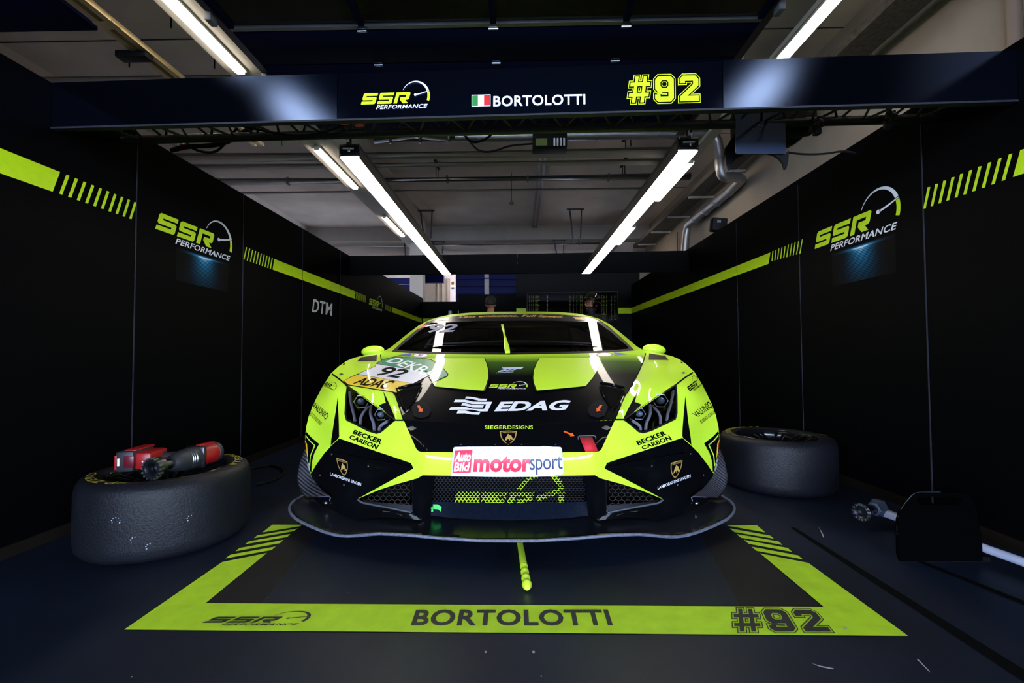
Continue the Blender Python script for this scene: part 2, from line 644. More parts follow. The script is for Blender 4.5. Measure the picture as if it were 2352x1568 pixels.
def glow_mat(name):
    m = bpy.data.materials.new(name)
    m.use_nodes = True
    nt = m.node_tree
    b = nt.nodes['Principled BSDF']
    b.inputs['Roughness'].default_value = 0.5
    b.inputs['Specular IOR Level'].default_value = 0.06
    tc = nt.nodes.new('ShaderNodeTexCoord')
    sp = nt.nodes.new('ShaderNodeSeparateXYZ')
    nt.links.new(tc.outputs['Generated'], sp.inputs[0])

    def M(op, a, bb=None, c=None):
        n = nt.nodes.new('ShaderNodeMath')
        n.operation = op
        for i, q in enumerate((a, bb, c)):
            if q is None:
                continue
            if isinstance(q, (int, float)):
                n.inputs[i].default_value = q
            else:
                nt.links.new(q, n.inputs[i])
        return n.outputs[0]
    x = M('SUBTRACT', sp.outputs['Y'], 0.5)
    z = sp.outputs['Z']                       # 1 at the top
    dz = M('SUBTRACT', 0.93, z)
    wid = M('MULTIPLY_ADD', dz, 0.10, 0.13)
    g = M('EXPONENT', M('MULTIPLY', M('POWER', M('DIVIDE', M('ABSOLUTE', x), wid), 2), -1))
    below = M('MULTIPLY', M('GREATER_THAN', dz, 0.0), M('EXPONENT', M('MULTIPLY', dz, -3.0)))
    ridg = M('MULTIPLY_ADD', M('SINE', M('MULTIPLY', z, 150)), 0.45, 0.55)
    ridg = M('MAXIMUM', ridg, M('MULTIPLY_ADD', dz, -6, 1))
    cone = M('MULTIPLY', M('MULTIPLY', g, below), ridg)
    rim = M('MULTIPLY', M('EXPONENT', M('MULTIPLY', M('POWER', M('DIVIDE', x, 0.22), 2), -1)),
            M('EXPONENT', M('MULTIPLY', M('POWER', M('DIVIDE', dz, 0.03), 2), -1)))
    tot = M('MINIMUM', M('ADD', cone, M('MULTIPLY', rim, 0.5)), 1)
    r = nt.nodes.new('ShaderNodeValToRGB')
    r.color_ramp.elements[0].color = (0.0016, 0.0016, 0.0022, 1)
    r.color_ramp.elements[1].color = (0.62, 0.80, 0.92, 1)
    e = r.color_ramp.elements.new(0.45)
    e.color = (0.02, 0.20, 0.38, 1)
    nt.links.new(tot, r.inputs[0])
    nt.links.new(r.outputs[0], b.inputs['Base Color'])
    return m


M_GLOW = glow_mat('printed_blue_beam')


def wall_logo(o, top, end, fn, n, parent, glow=True):
    a, b, c = fn(*o), fn(*top), fn(*end)
    ky = (c.y - a.y) / 5.866
    kz = b.z - a.z
    f = lambda s, t: (a.x, a.y + s * ky, a.z + t * kz)
    if glow:
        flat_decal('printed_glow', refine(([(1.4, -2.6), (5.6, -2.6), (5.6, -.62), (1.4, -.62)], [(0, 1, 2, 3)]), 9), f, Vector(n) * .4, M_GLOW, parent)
    flat_decal('team_logo', LOGO_L, f, n, M_LIMEV, parent)
    flat_decal('team_logo_script', LOGO_W, f, n, M_WHITE, parent)


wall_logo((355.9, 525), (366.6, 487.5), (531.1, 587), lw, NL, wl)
wall_logo((847, 698.4), (848.3, 684), (878, 709.2), lw, NL, wl, False)
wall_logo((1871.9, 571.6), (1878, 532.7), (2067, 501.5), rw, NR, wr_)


def bw(yp):
    return lambda u, v: W(u, v, yp)


NB = (0, -1, 0)
wall_poly('lime_band', [[(968, 731.5), (1044, 729.5), (1044, 740), (968, 741.5)]], bw(YB), NB, M_LIMEV, wb1)
wall_poly('lime_band', [[(1420, 707), (1450, 707), (1450, 720), (1420, 720)], [(1186, 708), (1209, 708), (1209, 716), (1186, 716)]], bw(8.6), NB, M_LIMEV, wb3)

# floor livery (tape and lettering belong to the floor)
NU = (0, 0, 1)


def fl(u, v):
    return WZ(u, v, 0.0)


wall_poly('parking_frame', [[(285, 1447), (510, 1291.5), (613, 1270.5), (472, 1386), (1892, 1394.5), (1746, 1271.5), (1857, 1293.5), (2086, 1461.5)]], fl, NU, M_LIMEF, floor)
K = (260, 1180, 2.352)
for a in ([(860, 60), (1022, 60), (1010, 68), (805, 102)], [(778, 118), (997, 80), (975, 95), (760, 133)], [(733, 150), (958, 110), (940, 126), (712, 166)],
          [(683, 186), (920, 142), (900, 160), (660, 204)], [(633, 222), (878, 178), (855, 197), (605, 243)]):
    wall_poly('hazard_stroke', [c3(*K, a)], fl, NU, M_LIMEF, floor)
K = (1600, 950, 3.1277)
for a in ([(218, 803), (432, 803), (495, 855), (228, 808)], [(238, 825), (530, 878), (555, 900), (270, 852)], [(287, 866), (590, 920), (617, 945), (318, 893)],
          [(340, 908), (655, 967), (687, 995), (375, 937)], [(393, 957), (730, 1020), (762, 1048), (432, 988)]):
    wall_poly('hazard_stroke', [c3(*K, a)], fl, NU, M_LIMEF, floor)
M_INK = mat('dark_floor_print', (0.010, 0.013, 0.018), rough=0.5, noise=0.2, nscale=40)
flat_decal('driver_lettering', text2d('BORTOLOTTI', 0.028, 0, 1.06), lambda s, t: fl(*quad((943, 1438.5), (1408, 1438.5), (1396, 1401), (956, 1401.5))(s, t)) + Vector((0, 0, .001)), NU, M_INK, floor)
fq = quad((1691, 1453), (1912, 1453), (1870, 1401.5), (1678, 1398.5))
flat_decal('start_number', NUM92, lambda s, t: fl(*fq(s / 2.83, t)) + Vector((0, 0, .001)), NU, M_INK, floor)
la, lb, lc = fl(463.5, 1432), fl(493, 1412), fl(668, 1431.5)
fl_logo = lambda s, t: la + (lb - la - (fl(640, 1411.5) - fl(624, 1431.5)) * 0.3) * t * 0.98 + (fl(633, 1431.5) - la) * (s / 4.3) + Vector((0, 0, .001))
flat_decal('team_logo', merge(LOGO_L, LOGO_W), fl_logo, NU, M_INK, floor)
wall_poly('floor_joint', [[(1816, 1212), (1826, 1212), (2480, 1618), (2430, 1618)]], fl, NU, M_DARK, floor)
wall_poly('floor_joint', [[(2085, 1282), (2102, 1282), (2600, 1478), (2570, 1478)]], fl, NU, M_DARK, floor)
wall_poly('runner_strip', [[(640, 1190), (760, 1190), (600, 1386), (474, 1386)], [(1640, 1190), (1590, 1190), (1700, 1392), (1888, 1392)]], fl, (0, 0, .25), M_FLOOR2, floor)
M_SPECK = mat('pale_scuff', (0.35, 0.37, 0.42), rough=0.6)
for u, v, r in ((1115.5, 1500, 3), (1225.5, 1500, 3.4), (1941, 1444.5, 3.6), (1243, 1556, 1.8), (615, 1374, 1.2), (800, 1364, 1.2), (1178, 1299, 1.0), (303, 1557, 2)):
    p = fl(u, v)
    q = fl(u + r, v) - p
    rr = q.length
    flat_decal('paint_speck', ([(math.cos(k), math.sin(k)) for k in np.linspace(0, 5.6, 9)], [tuple(range(9))]),
               lambda s, t: p + Vector((s * rr, t * rr * 1.3, .002)), NU, M_SPECK, floor)
wall_poly('floor_scratch', [[(1863, 1524), (1885, 1530), (1915, 1536), (1914, 1538.5), (1884, 1533)], [(2108, 1514), (2136, 1543), (2135, 1545), (2106, 1515.5)],
                            [(1880, 1210), (1890, 1226), (1893, 1235), (1891, 1235), (1887, 1226)]], fl, NU, M_SPECK, floor)

# ------------------------------------------------------------------ hall structure above
ZB, ZC = 3.73, 4.45
slab('trim_beam_left', (-2.96, -0.6, ZB), (-2.53, 13.0, ZC), M_BEAM)
slab('trim_lamp_rail_right', (2.49, -0.6, ZB), (2.63, 13.0, ZB + .05), M_BEAM)
for y in np.arange(.5, 12.9, 1.55):
    MB().cyl((2.56, y, ZB + .045), (2.56, y, ZC), .007, n=6).obj('trim_rail_rod', M_PIPEG if 'M_PIPEG' in globals() else M_BEAM, None, kind='structure')
for s_, x0_, x1_ in (('left', -2.96, -2.53), ('right', 2.47, 2.66)):
    slab('trim_canopy_beam_' + s_, (x0_, -7.2, ZB), (x1_, -0.61, 4.2), MATS['dark_canopy_soffit'])
slab('trim_beam_back', (-6.5, 12.6, 4.05), (3.6, 13.0, ZC), M_BEAM)
for k, y in enumerate((2.6, 5.0, 7.4, 9.8)):
    slab('trim_ceiling_joint', (-6.5, y, ZC - .006), (3.6, y + .012, ZC + .001), M_SEAM)

M_TUBE = mat('tube_diffuser', (1.0, 0.90, 0.74), rough=0.5, emit=TUBE, ecol='fff2dd')
M_LAMPW = mat('white_lamp_body', (0.55, 0.53, 0.5), rough=0.5)


def tube_lamp(x, y0, y1, label):
    o = empty('ceiling_lamp', (x, (y0 + y1) / 2, ZB), label, 'ceiling light', 'tube lights under the concrete beams')
    MB().box((x, (y0 + y1) / 2, ZB - .012), (.12, y1 - y0, .024), bev=.006).obj('lamp_body', M_LAMPW, o)
    vs, fs = [], []
    mb = MB()
    loop = []
    r = .045
    for k in range(13):
        a = math.pi * k / 12
        loop.append(Vector((x + r * math.cos(a), y1 - r + r * math.sin(a), ZB - .045)))
    for k in range(13):
        a = math.pi + math.pi * k / 12
        loop.append(Vector((x + r * math.cos(a), y0 + r + r * math.sin(a), ZB - .045)))
    mb.prism(loop, (0, 0, .022)).obj('diffuser', M_TUBE, o)
    MB().box((x, y0 + .004, ZB - .034), (.07, .012, .03), bev=.004).obj('end_cap', M_LAMPW, o)
    MB().box((x, y1 - .004, ZB - .034), (.07, .012, .03), bev=.004).obj('end_cap', M_LAMPW, o)


XTL, XTR = -2.80, 2.56
for (a, b), lab in zip(((3.0, 4.47), (6.15, 7.66), (9.28, 10.8), (-.15, 1.35), (-1.95, -.65)),
                       ('lit tube light at upper left beside the open navy door', 'lit tube light left of the left hanging light bar, the nearer one',
                        'small far lit tube light left of the left hanging light bar', 'tube light on left beam over the doorway', 'tube light on left canopy beam')):
    tube_lamp(XTL, a, b, lab)
for (a, b), lab in zip(((3.3, 4.8), (6.75, 8.45), (10.2, 11.8), (-.15, 1.35), (-1.95, -.65)),
                       ('lit tube light at upper right above the right end of the sign fascia', 'lit tube light just right of the right hanging light bar',
                        'small far lit tube light right of the right hanging light bar', 'tube light on right beam over the doorway', 'tube light on right canopy beam')):
    tube_lamp(XTR, a, b, lab)


def pipe(name, pts, r, m, label, group=None, cat='pipe', rings=0, n=14, sm=0):
    o = empty(name, pts[0], label, cat, group)
    MB().tube(pts, r, n, smooth=sm).obj('pipe_run', m, o, angle=50)
    if rings:
        for a, b in zip(pts, pts[1:]):
            a, b = Vector(a), Vector(b)
            L = (b - a).length
            k = int(L / rings)
            for i in range(1, k + 1):
                p = a.lerp(b, i / (k + 1))
                d = (b - a).normalized() * .012
                MB().cyl(p - d, p + d, r * 1.12, n=n).obj('pipe_joint', m, o)
    return o


GP = 'service pipes under the ceiling'
pipe('ceiling_pipe', [(-5.93, 5.3, 4.18), (3.5, 5.3, 4.18)], .042, M_PIPEG, 'upper grey ceiling pipe of the pair just above the left end of the sign', GP)
pipe('ceiling_pipe', [(-5.93, 5.55, 4.12), (3.5, 5.55, 4.12)], .03, M_PIPEG, 'lower grey ceiling pipe of the pair just above the left end of the sign', GP)
pipe('ceiling_pipe', [(-5.93, 7.3, 4.10), (2.9, 7.3, 4.10)], .09, M_PIPEG, 'thick dark grey pipe crossing behind the truss', GP)
pipe('ceiling_pipe', [(-5.93, 7.62, 4.08), (2.9, 7.62, 4.08)], .06, M_PIPEG, 'thinner grey pipe beside the thick dark grey ceiling pipe', GP)
pipe('ceiling_pipe', [(-5.93, 8.5, 4.17), (3.2, 8.5, 4.17)], .07, M_PIPE, 'shiny metal pipe crossing the ceiling below the grey pipes', GP, rings=1.6)
pipe('ceiling_pipe', [(-5.93, 9.1, 4.17), (2.9, 9.1, 4.17)], .03, M_PIPEG, 'thin grey pipe beneath the shiny ceiling pipe', GP)
pipe('rail_pipe', [(-5.93, 12.1, 3.78), (-2.4, 12.1, 3.78)], .022, M_PIPE, 'thin rail at the far end left, above the rear fascia', GP)
pipe('rail_pipe', [(-2.53, 12.3, 3.85), (2.47, 12.3, 3.85)], .03, M_PIPE, 'thin rail at the far end between the light bars', GP)
pipe('conduit', [(.37, 8.2, 4.4), (.37, 12.6, 4.4)], .022, M_PIPE, 'left one of the paired conduits along the ceiling', GP)
pipe('conduit', [(.47, 8.2, 4.4), (.47, 12.6, 4.4)], .022, M_PIPE, 'right one of the paired conduits along the ceiling', GP)
pa, pb, pc = W(1640, 312, 6.83), W(1660, 405, 6.83), W(1705, 412, 6.83)
pd, pe = W(1577, 520, 9.3), W(1572, 590, 9.3)
duct = pipe('duct', [W(860, 318, 6.83), W(1615, 306, 6.83), W(1640, 312, 6.83), W(1650, 330, 6.83), W(1655, 395, 6.83), W(1664, 408, 6.83), W(1690, 406, 6.95), W(1708, 414, 7.1),
                     pd + Vector((0, -.15, .03)), pd + Vector((0, 0, -.05)), pe], .075, M_PIPE,
            'silver ventilation duct bending down beside the right light bar and along the right wall', cat='duct', sm=1)
for t in np.linspace(.05, .95, 11):
    p = W(860, 318, 6.83).lerp(W(1615, 306, 6.83), t)
    MB().cyl(p - Vector((.012, 0, 0)), p + Vector((.012, 0, 0)), .084, n=16).obj('pipe_joint', M_PIPE, duct)
for t in (.2, .4, .6, .8):
    p = W(1708, 414, 7.1).lerp(pd, t)
    MB().cyl(p - Vector((0, .012, 0)), p + Vector((0, .012, 0)), .084, n=16).obj('pipe_joint', M_PIPE, duct)

tray = empty('cable_tray', (3.2, 2, 3.75), 'dark perforated cable tray running along the right hall wall under the ceiling', 'cable tray')
MB().box((3.27, 7.2, 3.76), (.30, 10.5, .012)).box((3.12, 7.2, 3.80), (.012, 10.5, .09)).box((3.42, 7.2, 3.80), (.012, 10.5, .09)).obj('tray', mat('tray_metal', (.07, .062, .055), rough=.6, noise=.5, nscale=25), tray)
for y in np.arange(2.4, 12.4, 1.2):
    MB().box((3.36, y, 3.735), (.46, .04, .035)).obj('bracket', M_PIPEG, tray)
MB().cyl((3.54, 3.25, 0), (3.54, 3.25, 4.4), .045).obj('wall_pipe', mat('brown_pipe', (.17, .12, .085), rough=.6), None, 'vertical brownish pipe on the beige wall at the top right corner', 'pipe')
pipe('wall_conduit', [(3.56, 10.3, 0.2), (3.56, 10.3, 3.6)], .02, M_HALLW, 'slim vertical conduit on right hall wall beyond the duct', cat='pipe')

# open overhead door
XD0, XD1, ZD = -2.42, 2.0, 3.60
door = empty('overhead_door', ((XD0 + XD1) / 2, 2.4, ZD), 'navy sectional garage door rolled back open above the sign fascia', 'garage door')
for k, (a, b) in enumerate(((3.73, 4.16), (4.17, 4.62), (4.63, 5.08), (5.09, 5.5))):
    MB().box(((XD0 + XD1) / 2, (a + b) / 2, ZD), (XD1 - XD0, b - a, .045), bev=.006).obj('door_panel', M_NAVYD, door)
M_FRAME = mat('door_frame_metal', (.16, .165, .18), rough=.45, metal=.6)
for a, b in ((2.75, 3.22), (3.25, 3.72), (2.25, 2.72), (1.75, 2.22)):
    wf = MB()
    wf.box(((XD0 + XD1) / 2, a + .02, ZD), (XD1 - XD0, .04, .045)).box(((XD0 + XD1) / 2, b - .02, ZD), (XD1 - XD0, .04, .045))
    fr = wf.obj('window_rail', M_FRAME, door)
    for q in range(5):
        x = XD0 + .02 + (XD1 - XD0 - .04) * q / 4
        MB().box((x, (a + b) / 2, ZD - .003), (.05, b - a - .08, .045)).obj('window_post', M_NAVYD, fr)
    MB().box(((XD0 + XD1) / 2, (a + b) / 2, ZD + .004), (XD1 - XD0 - .02, b - a - .08, .006)).obj('window_pane', mat('smoked_pane', (.02, .018, .014), rough=.15, spec=.5), fr)
for y in (3.72, 4.165):
    for q in (1, 2, 3):
        x = XD0 + (XD1 - XD0) * q / 4
        h = MB().box((x, y, ZD - .03), (.075, .05, .012), bev=.003).obj('hinge', M_DSTEEL, door)
        MB().cyl((x - .04, y, ZD - .037), (x + .04, y, ZD - .037), .008, n=8).obj('hinge_pin', M_STEEL, h)
for sx, x in ((-1, XD0 - .07), (1, XD1 + .07)):
    tr = MB().box((x, 2.6, ZD + .03), (.022, 6.2, .07)).box((x - sx * .05, 2.6, ZD + .0), (.09, 6.2, .012)).box((x - sx * .03, 2.6, ZD + .06), (.07, 6.2, .012)).obj('track', M_DSTEEL, door)
    for y in (3.55, 4.35, 2.7):
        MB().box((x - sx * .01, y, ZD - .02), (.05, .09, .11), bev=.004).obj('track_bracket', M_GREY, tr)
    for y in (2.9, 4.9):
        MB().box((x, y, (ZD + ZC) / 2), (.035, .035, ZC - ZD)).obj('track_hanger', M_PIPEG, tr)

tk = empty('door_track', (-3.5, 2.5, 3.6), 'warm lit double rail of the neighbouring door at the upper left', 'door track')
M_WARMRAIL = mat('warm_lit_rail', (.42, .33, .17), rough=.45, metal=.7)  # warm light falling on the rails is put into this yellow
for dx in (-.05, .05):
    MB().box((-3.40 + dx, 3.2, 3.6), (.055, 5.2, .05), bev=.004).obj('rail', M_WARMRAIL, tk)
for y in (1.4, 2.5, 3.62, 4.78):
    MB().box((-3.40, y, 3.582), (.17, .09, .02), bev=.003).obj('rail_plate', M_WARMRAIL, tk)
MB().box((-3.48, 3.98, 3.56), (.28, .10, .06), bev=.01).cyl((-3.62, 3.98, 3.55), (-3.36, 3.98, 3.55), .012, n=8).obj('roller_carriage', M_MATT, tk)
nd = empty('neighbour_door', (-5, 2.5, 3.62), 'navy overhead door panel of the neighbouring bay at the top left corner', 'garage door')
for a, b in ((1.6, 2.1), (2.12, 2.62), (2.64, 3.14), (3.16, 3.72)):
    MB().box((-4.72, (a + b) / 2, 3.63), (2.30, b - a, .045), bev=.006).obj('door_panel', M_NAVYD, nd)

# slim hangers in the ceiling
GH = 'pipe hangers on the ceiling'


def hanger(x, y, z0, z1, w, label, name='pipe_hanger'):
    o = empty(name, (x, y, z1), label, 'hanger', GH)
    MB().box((x, y, z0 - .015), (.05, w, .03)).obj('rail', M_MATT, o)
    for s in (-.25, .25):
        MB().cyl((x, y + w * s, z1), (x, y + w * s, z0), .008, n=6).obj('rod', M_MATT, o)


hanger(-4.45, 4.7, 4.44, 4.15, 1.3, 'dark hanger rail with rods at the far upper left, above the left wall')
hanger(-3.5, 4.75, 4.44, 4.15, 1.3, 'dark hanger rail with rods between the warm lit rail and the lit tube')
hanger(-3.05, 7.1, 4.44, 4.1, 1.2, 'dark hanger rail seen below the truss on the left')
hanger(-3.05, 8.45, 4.44, 4.17, .5, 'short hanger on the shiny pipe, left')
hanger(-1.55, 8.45, 4.44, 4.17, .4, 'short hanger on the shiny pipe, near left light bar')
hanger(1.95, 8.45, 4.44, 4.17, .4, 'short hanger on the shiny pipe, near right light bar')
hanger(1.75, 7.25, 4.44, 4.1, .7, 'hanger above the grey pipes near right light bar')


def vbracket(x, y, z0, z1, w, label):
    o = empty('strut_bracket', (x, y, z0), label, 'bracket', 'hanging strut brackets at the far end')
    MB().box((x, y, z1), (w * 1.5, .06, .04)).obj('head', M_DSTEEL, o)
    MB().span((x - w * .5, y, z1), (x - w * .16, y, z0), .035, .035).obj('strut', M_DSTEEL, o)
    MB().span((x + w * .55, y, z1), (x + w * .42, y, z0), .03, .03).obj('strut', M_DSTEEL, o)


vbracket(-2.33, 11.2, 3.75, 4.44, .28, 'strut bracket right of the left light bar, upper')
vbracket(-2.3, 12.7, 3.7, 4.05, .28, 'strut bracket right of the left light bar, lower')
vbracket(1.38, 11.2, 3.55, 4.44, .28, 'strut bracket left of the right light bar, upper')
vbracket(1.1, 12.7, 3.5, 4.05, .26, 'strut bracket left of the right light bar, lower')
vbracket(-2.95, 11.8, 3.3, 4.3, .2, 'dark strut pair hanging by the far end of the left light bar')
vbracket(-3.1, 5.05, 3.7, 4.3, .42, 'perforated strut pair beside the upper left beam')
sd = empty('smoke_detector', W(1175, 410, 8.9), 'small pendant smoke detector hanging from the middle of the ceiling', 'smoke detector')
q = W(1175, 466, 8.9)
MB().cyl((q.x, q.y, ZC), q, .006, n=6).obj('rod', M_MATT, sd)
MB().lathe([(0.001, .03), (.03, .028), (.045, 0), (.04, -.03), (.001, -.034)], q, n=16).obj('sensor_head', M_GREY, sd)
hu = empty('heater_unit', W(1265, 325, 6.4), 'dark unit heater with pale fins hanging behind the truss at centre', 'heater')
q = W(1262, 328, 6.4)
MB().box((q.x, q.y, q.z), (.48, .25, .22), bev=.015).obj('housing', M_MATT, hu)
for k in range(4):
    MB().box((q.x + .06 + k * .045, q.y - .13, q.z - .05), (.025, .02, .11), bev=.006).obj('fin', M_WHITE, hu)
MB().box((q.x - .12, q.y - .13, q.z - .05), (.16, .02, .10)).obj('tag_panel', mat('olive_panel', (.12, .16, .02), rough=.6), hu)
MB().cyl((q.x - .2, q.y, q.z), (q.x - .2, q.y, ZC), .01, n=6).cyl((q.x + .2, q.y, q.z), (q.x + .2, q.y, ZC), .01, n=6).obj('hanger_rods', M_MATT, hu)
MB().tube([W(1070, 312, 6.6), W(1090, 340, 6.6), W(1110, 350, 6.6), W(1140, 346, 6.6), W(1170, 334, 6.6), W(1225, 330, 6.45)], .014, 8, smooth=2).obj(
    'hose', M_MATT, None, 'black hose looping under the silver duct beside the heater', 'hose')

# building beyond the booth
bd = empty('roller_door', (0, 12.9, 0), 'blue roller door with pale posts beyond the back wall', 'roller door')
p0, p1 = W(1046, 624, 12.9), W(1192, 624, 12.9)
MB().box(((p0.x + p1.x) / 2 + .6, 12.985, 1.7), (p1.x - p0.x + 1.2, .02, 3.4)).obj('backing', M_BLUED, bd)  # added sheet that stops daylight showing between the slats
for k in range(16):
    MB().box(((p0.x + p1.x) / 2 + .6, 12.95, .1 + k * .2), (p1.x - p0.x + 1.2, .04, .19), bev=.01).obj('slat', M_BLUED, bd)
for u in (1118, 1190):
    x = W(u, 650, 12.85).x
    ps = MB().box((x, 12.88, 1.6), (.13, .06, 3.2)).obj('post', mat('pale_post', (.5, .48, .5), rough=.6), bd)
    for z in (3.02, 2.36):
        MB().box((x, 12.845, z), (.135, .02, .03)).obj('post_clip', M_MATT, ps)
x = W(1040, 650, 12.8).x
MB().box((x, 12.8, 2.88), (.075, .01, .09)).obj('warning_tag', mat('amber_tag', (.75, .33, .02), rough=.5), bd)
MB().box((x, 12.8, 2.74), (.075, .01, .05)).obj('notice_tag', mat('blue_tag', (.1, .35, .6), rough=.5), bd)
MB().box((W(1034, 650, 12.8).x, 12.8, 2.2), (.06, .06, .035)).box((W(1034, 650, 12.8).x, 12.8, 2.1), (.06, .06, .035)).obj('switch_box', M_WHITE, bd)
cw = mat('white_column_paint', (.62, .60, .58), rough=.8, noise=.03)
MB().box((W(957, 650, 11.6).x, 11.7, 2.2), (.33, .3, 4.4)).obj('column', cw, None, 'white concrete column behind the low left end of the back wall', 'column')
fd = empty('far_roller_door', (W(900, 650, 13.6).x, 13.6, 0), 'blue roller door raised a little, seen left of the white column', 'roller door')
p0, p1 = W(870, 638, 13.6), W(942, 638, 13.6)
for k in range(13):
    z = W(935, 668, 13.6).z + .1 + k * .2
    if z < p0.z + .05:
        MB().box(((p0.x + p1.x) / 2 - .3, 13.6, z), (p1.x - p0.x + .6, .04, .19), bev=.01).obj('slat', M_BLUED, fd)
MB().box(((p0.x + p1.x) / 2 - .3, 13.58, p0.z + .18), (p1.x - p0.x + .6, .08, .16)).box((p0.x - .62, 13.58, (p0.z + .1) / 2), (.1, .08, p0.z + .1)).obj('door_frame', cw, fd)
MB().box(((p0.x + p1.x) / 2 - .3, 13.75, 1.2), (p1.x - p0.x + .6, .02, 2.4)).obj('window_daylight', mat('daylight_opening', (.8, .88, 1), emit=3.0, ecol='d8e8ff'), None,
    'bright daylit gap under the raised far roller door', 'window')
slab('wall_corridor', (W(972, 650, 14.2).x, 14.2, 0), (W(1034, 650, 14.2).x, 14.3, 3.25), M_HALLW)
slab('trim_corridor_head', (W(973, 650, 13).x, 13.0, W(1000, 648, 13).z), (W(1018, 650, 13).x, 13.2, 3.4), M_NAVYD)
for u, w in ((1006, .05), (1018, .08), (1029, .05)):
    x = W(u, 650, 14.1).x
    MB().box((x, 14.15, 1.6), (w, .06, 3.2)).obj('corridor_post', mat('dim_beige', (.25, .21, .17), rough=.8), None, 'slim upright in the beige corridor opening beside the white column', 'post', 'corridor uprights')
cl = bpy.data.lights.new('corridor_fill', 'POINT')  # unseen fill light added for the corridor, no fitting there
cl.energy = 30
cl.color = (1, .9, .75)
cl.shadow_soft_size = .15
clo = bpy.data.objects.new('corridor_fill', cl)
COL.objects.link(clo)
clo.location = (-1.9, 13.4, 3.0)
clo['kind'] = 'structure'

# ------------------------------------------------------------------ the race car
XC = -0.055
car = empty('race_car', (XC, 2.2, 0), 'lime and black race car parked nose first in the middle of the garage', 'race car')
BV, BF = [], []          # everything decals can lie on


def mir(p):
    return Vector((2 * XC - p.x, p.y, p.z))


def img2(p):
    return ((p.x - XC) / p.y * F, (H - p.z) / p.y * F)


def rbf(P2, val, reg=1e-6):
    P = np.array(P2) / 100.0
    n = len(P)
    d = np.linalg.norm(P[:, None] - P[None], axis=2)
    Kk = np.where(d > 0, d * d * np.log(d + 1e-12), 0) + reg * np.eye(n)
    A = np.zeros((n + 3, n + 3))
    A[:n, :n] = Kk
    A[:n, n] = 1
    A[:n, n + 1:] = P
    A[n, :n] = 1
    A[n + 1:, :n] = P.T
    w = np.linalg.lstsq(A, np.concatenate([np.array(val), np.zeros(3)]), rcond=None)[0]

    def f(Q):
        Q = np.atleast_2d(np.array(Q, float)) / 100.0
        d = np.linalg.norm(Q[:, None] - P[None], axis=2)
        k = np.where(d > 0, d * d * np.log(d + 1e-12), 0)
        return k @ w[:n] + w[n] + Q @ w[n + 1:]
    return f


def surface(P3, inner3, proj, unproj, val, step, lin=True, fn=None):
    """closed outline of 3D points -> triangulated smooth sheet through it"""
    out2, outv = [], []
    n = len(P3)
    for i in range(n):
        a, b = P3[i], P3[(i + 1) % n]
        A, B = Vector(proj(a)), Vector(proj(b))
        k = max(1, int((B - A).length / step))
        for j in range(k):
            t = j / k
            out2.append(A.lerp(B, t))
            va, vb = val(a), val(b)
            outv.append(1.0 / ((1 - t) / va + t / vb) if lin else va * (1 - t) + vb * t)
    in2 = [Vector(proj(p)) for p in inner3]
    inv = (lambda q: 1.0 / np.array(q, float)) if lin else (lambda q: np.array(q, float))
    if fn:
        f = fn
    else:
        g = rbf([tuple(p) for p in out2 + in2], inv(outv + [val(p) for p in inner3]))
        f = lambda Q: inv(g(Q))
    O = np.array([tuple(p) for p in out2])
    lo, hi = O.min(0), O.max(0)
    gx = np.arange(lo[0] + step * .5, hi[0], step)
    gy = np.arange(lo[1] + step * .5, hi[1], step)
    G = np.array([(x + (step * .5 if r % 2 else 0), y) for r, y in enumerate(gy) for x in gx])
    if len(G):
        A, B = O, np.roll(O, -1, 0)
        ins = np.zeros(len(G), bool)
        dmin = np.full(len(G), 1e9)
        for a, b in zip(A, B):
            c = (a[1] > G[:, 1]) != (b[1] > G[:, 1])
            with np.errstate(divide='ignore', invalid='ignore'):
                xi = (b[0] - a[0]) * (G[:, 1] - a[1]) / (b[1] - a[1]) + a[0]
            ins ^= c & (G[:, 0] < xi)
            e = b - a
            t = np.clip(((G - a) @ e) / max(1e-9, e @ e), 0, 1)
            dmin = np.minimum(dmin, np.linalg.norm(G - (a + t[:, None] * e), axis=1))
        G = G[ins & (dmin > step * .45)]
    V2 = [Vector(p) for p in out2] + [Vector(p) for p in G]
    r = geometry.delaunay_2d_cdt(V2, [], [list(range(len(out2)))], 1, 1e-5)
    vv = f([tuple(p) for p in r[0]])
    if not fn:
        for i, o in enumerate(r[3]):
            for q in o:
                if q < len(outv):
                    vv[i] = outv[q]
    return [unproj(p, x) for p, x in zip(r[0], vv)], [tuple(t) for t in r[2]], f


def polyfit(pts, terms):
    """smooth symmetric sheet through (u, v, depth) points: 1/depth as a low polynomial"""
    Q = np.array([img2(W(*p)) for p in pts])
    B = lambda Q: np.stack([(Q[:, 0] / 300.0) ** i * (Q[:, 1] / 150.0) ** j for i, j in terms], 1)
    w = np.linalg.lstsq(B(Q), 1.0 / np.array([W(*p).y for p in pts]), rcond=None)[0]
    return lambda Q: 1.0 / (B(np.atleast_2d(np.array(Q, float))) @ w)


def img_un(p, y):
    return Vector((XC + p[0] * y / F, y, H - p[1] * y / F))


def face_cam(vs, fs):
    out = []
    for f in fs:
        a, b, c = vs[f[0]], vs[f[1]], vs[f[2]]
        out.append(f if (b - a).cross(c - a).dot(CAM - a) > 0 else f[::-1])
    return out


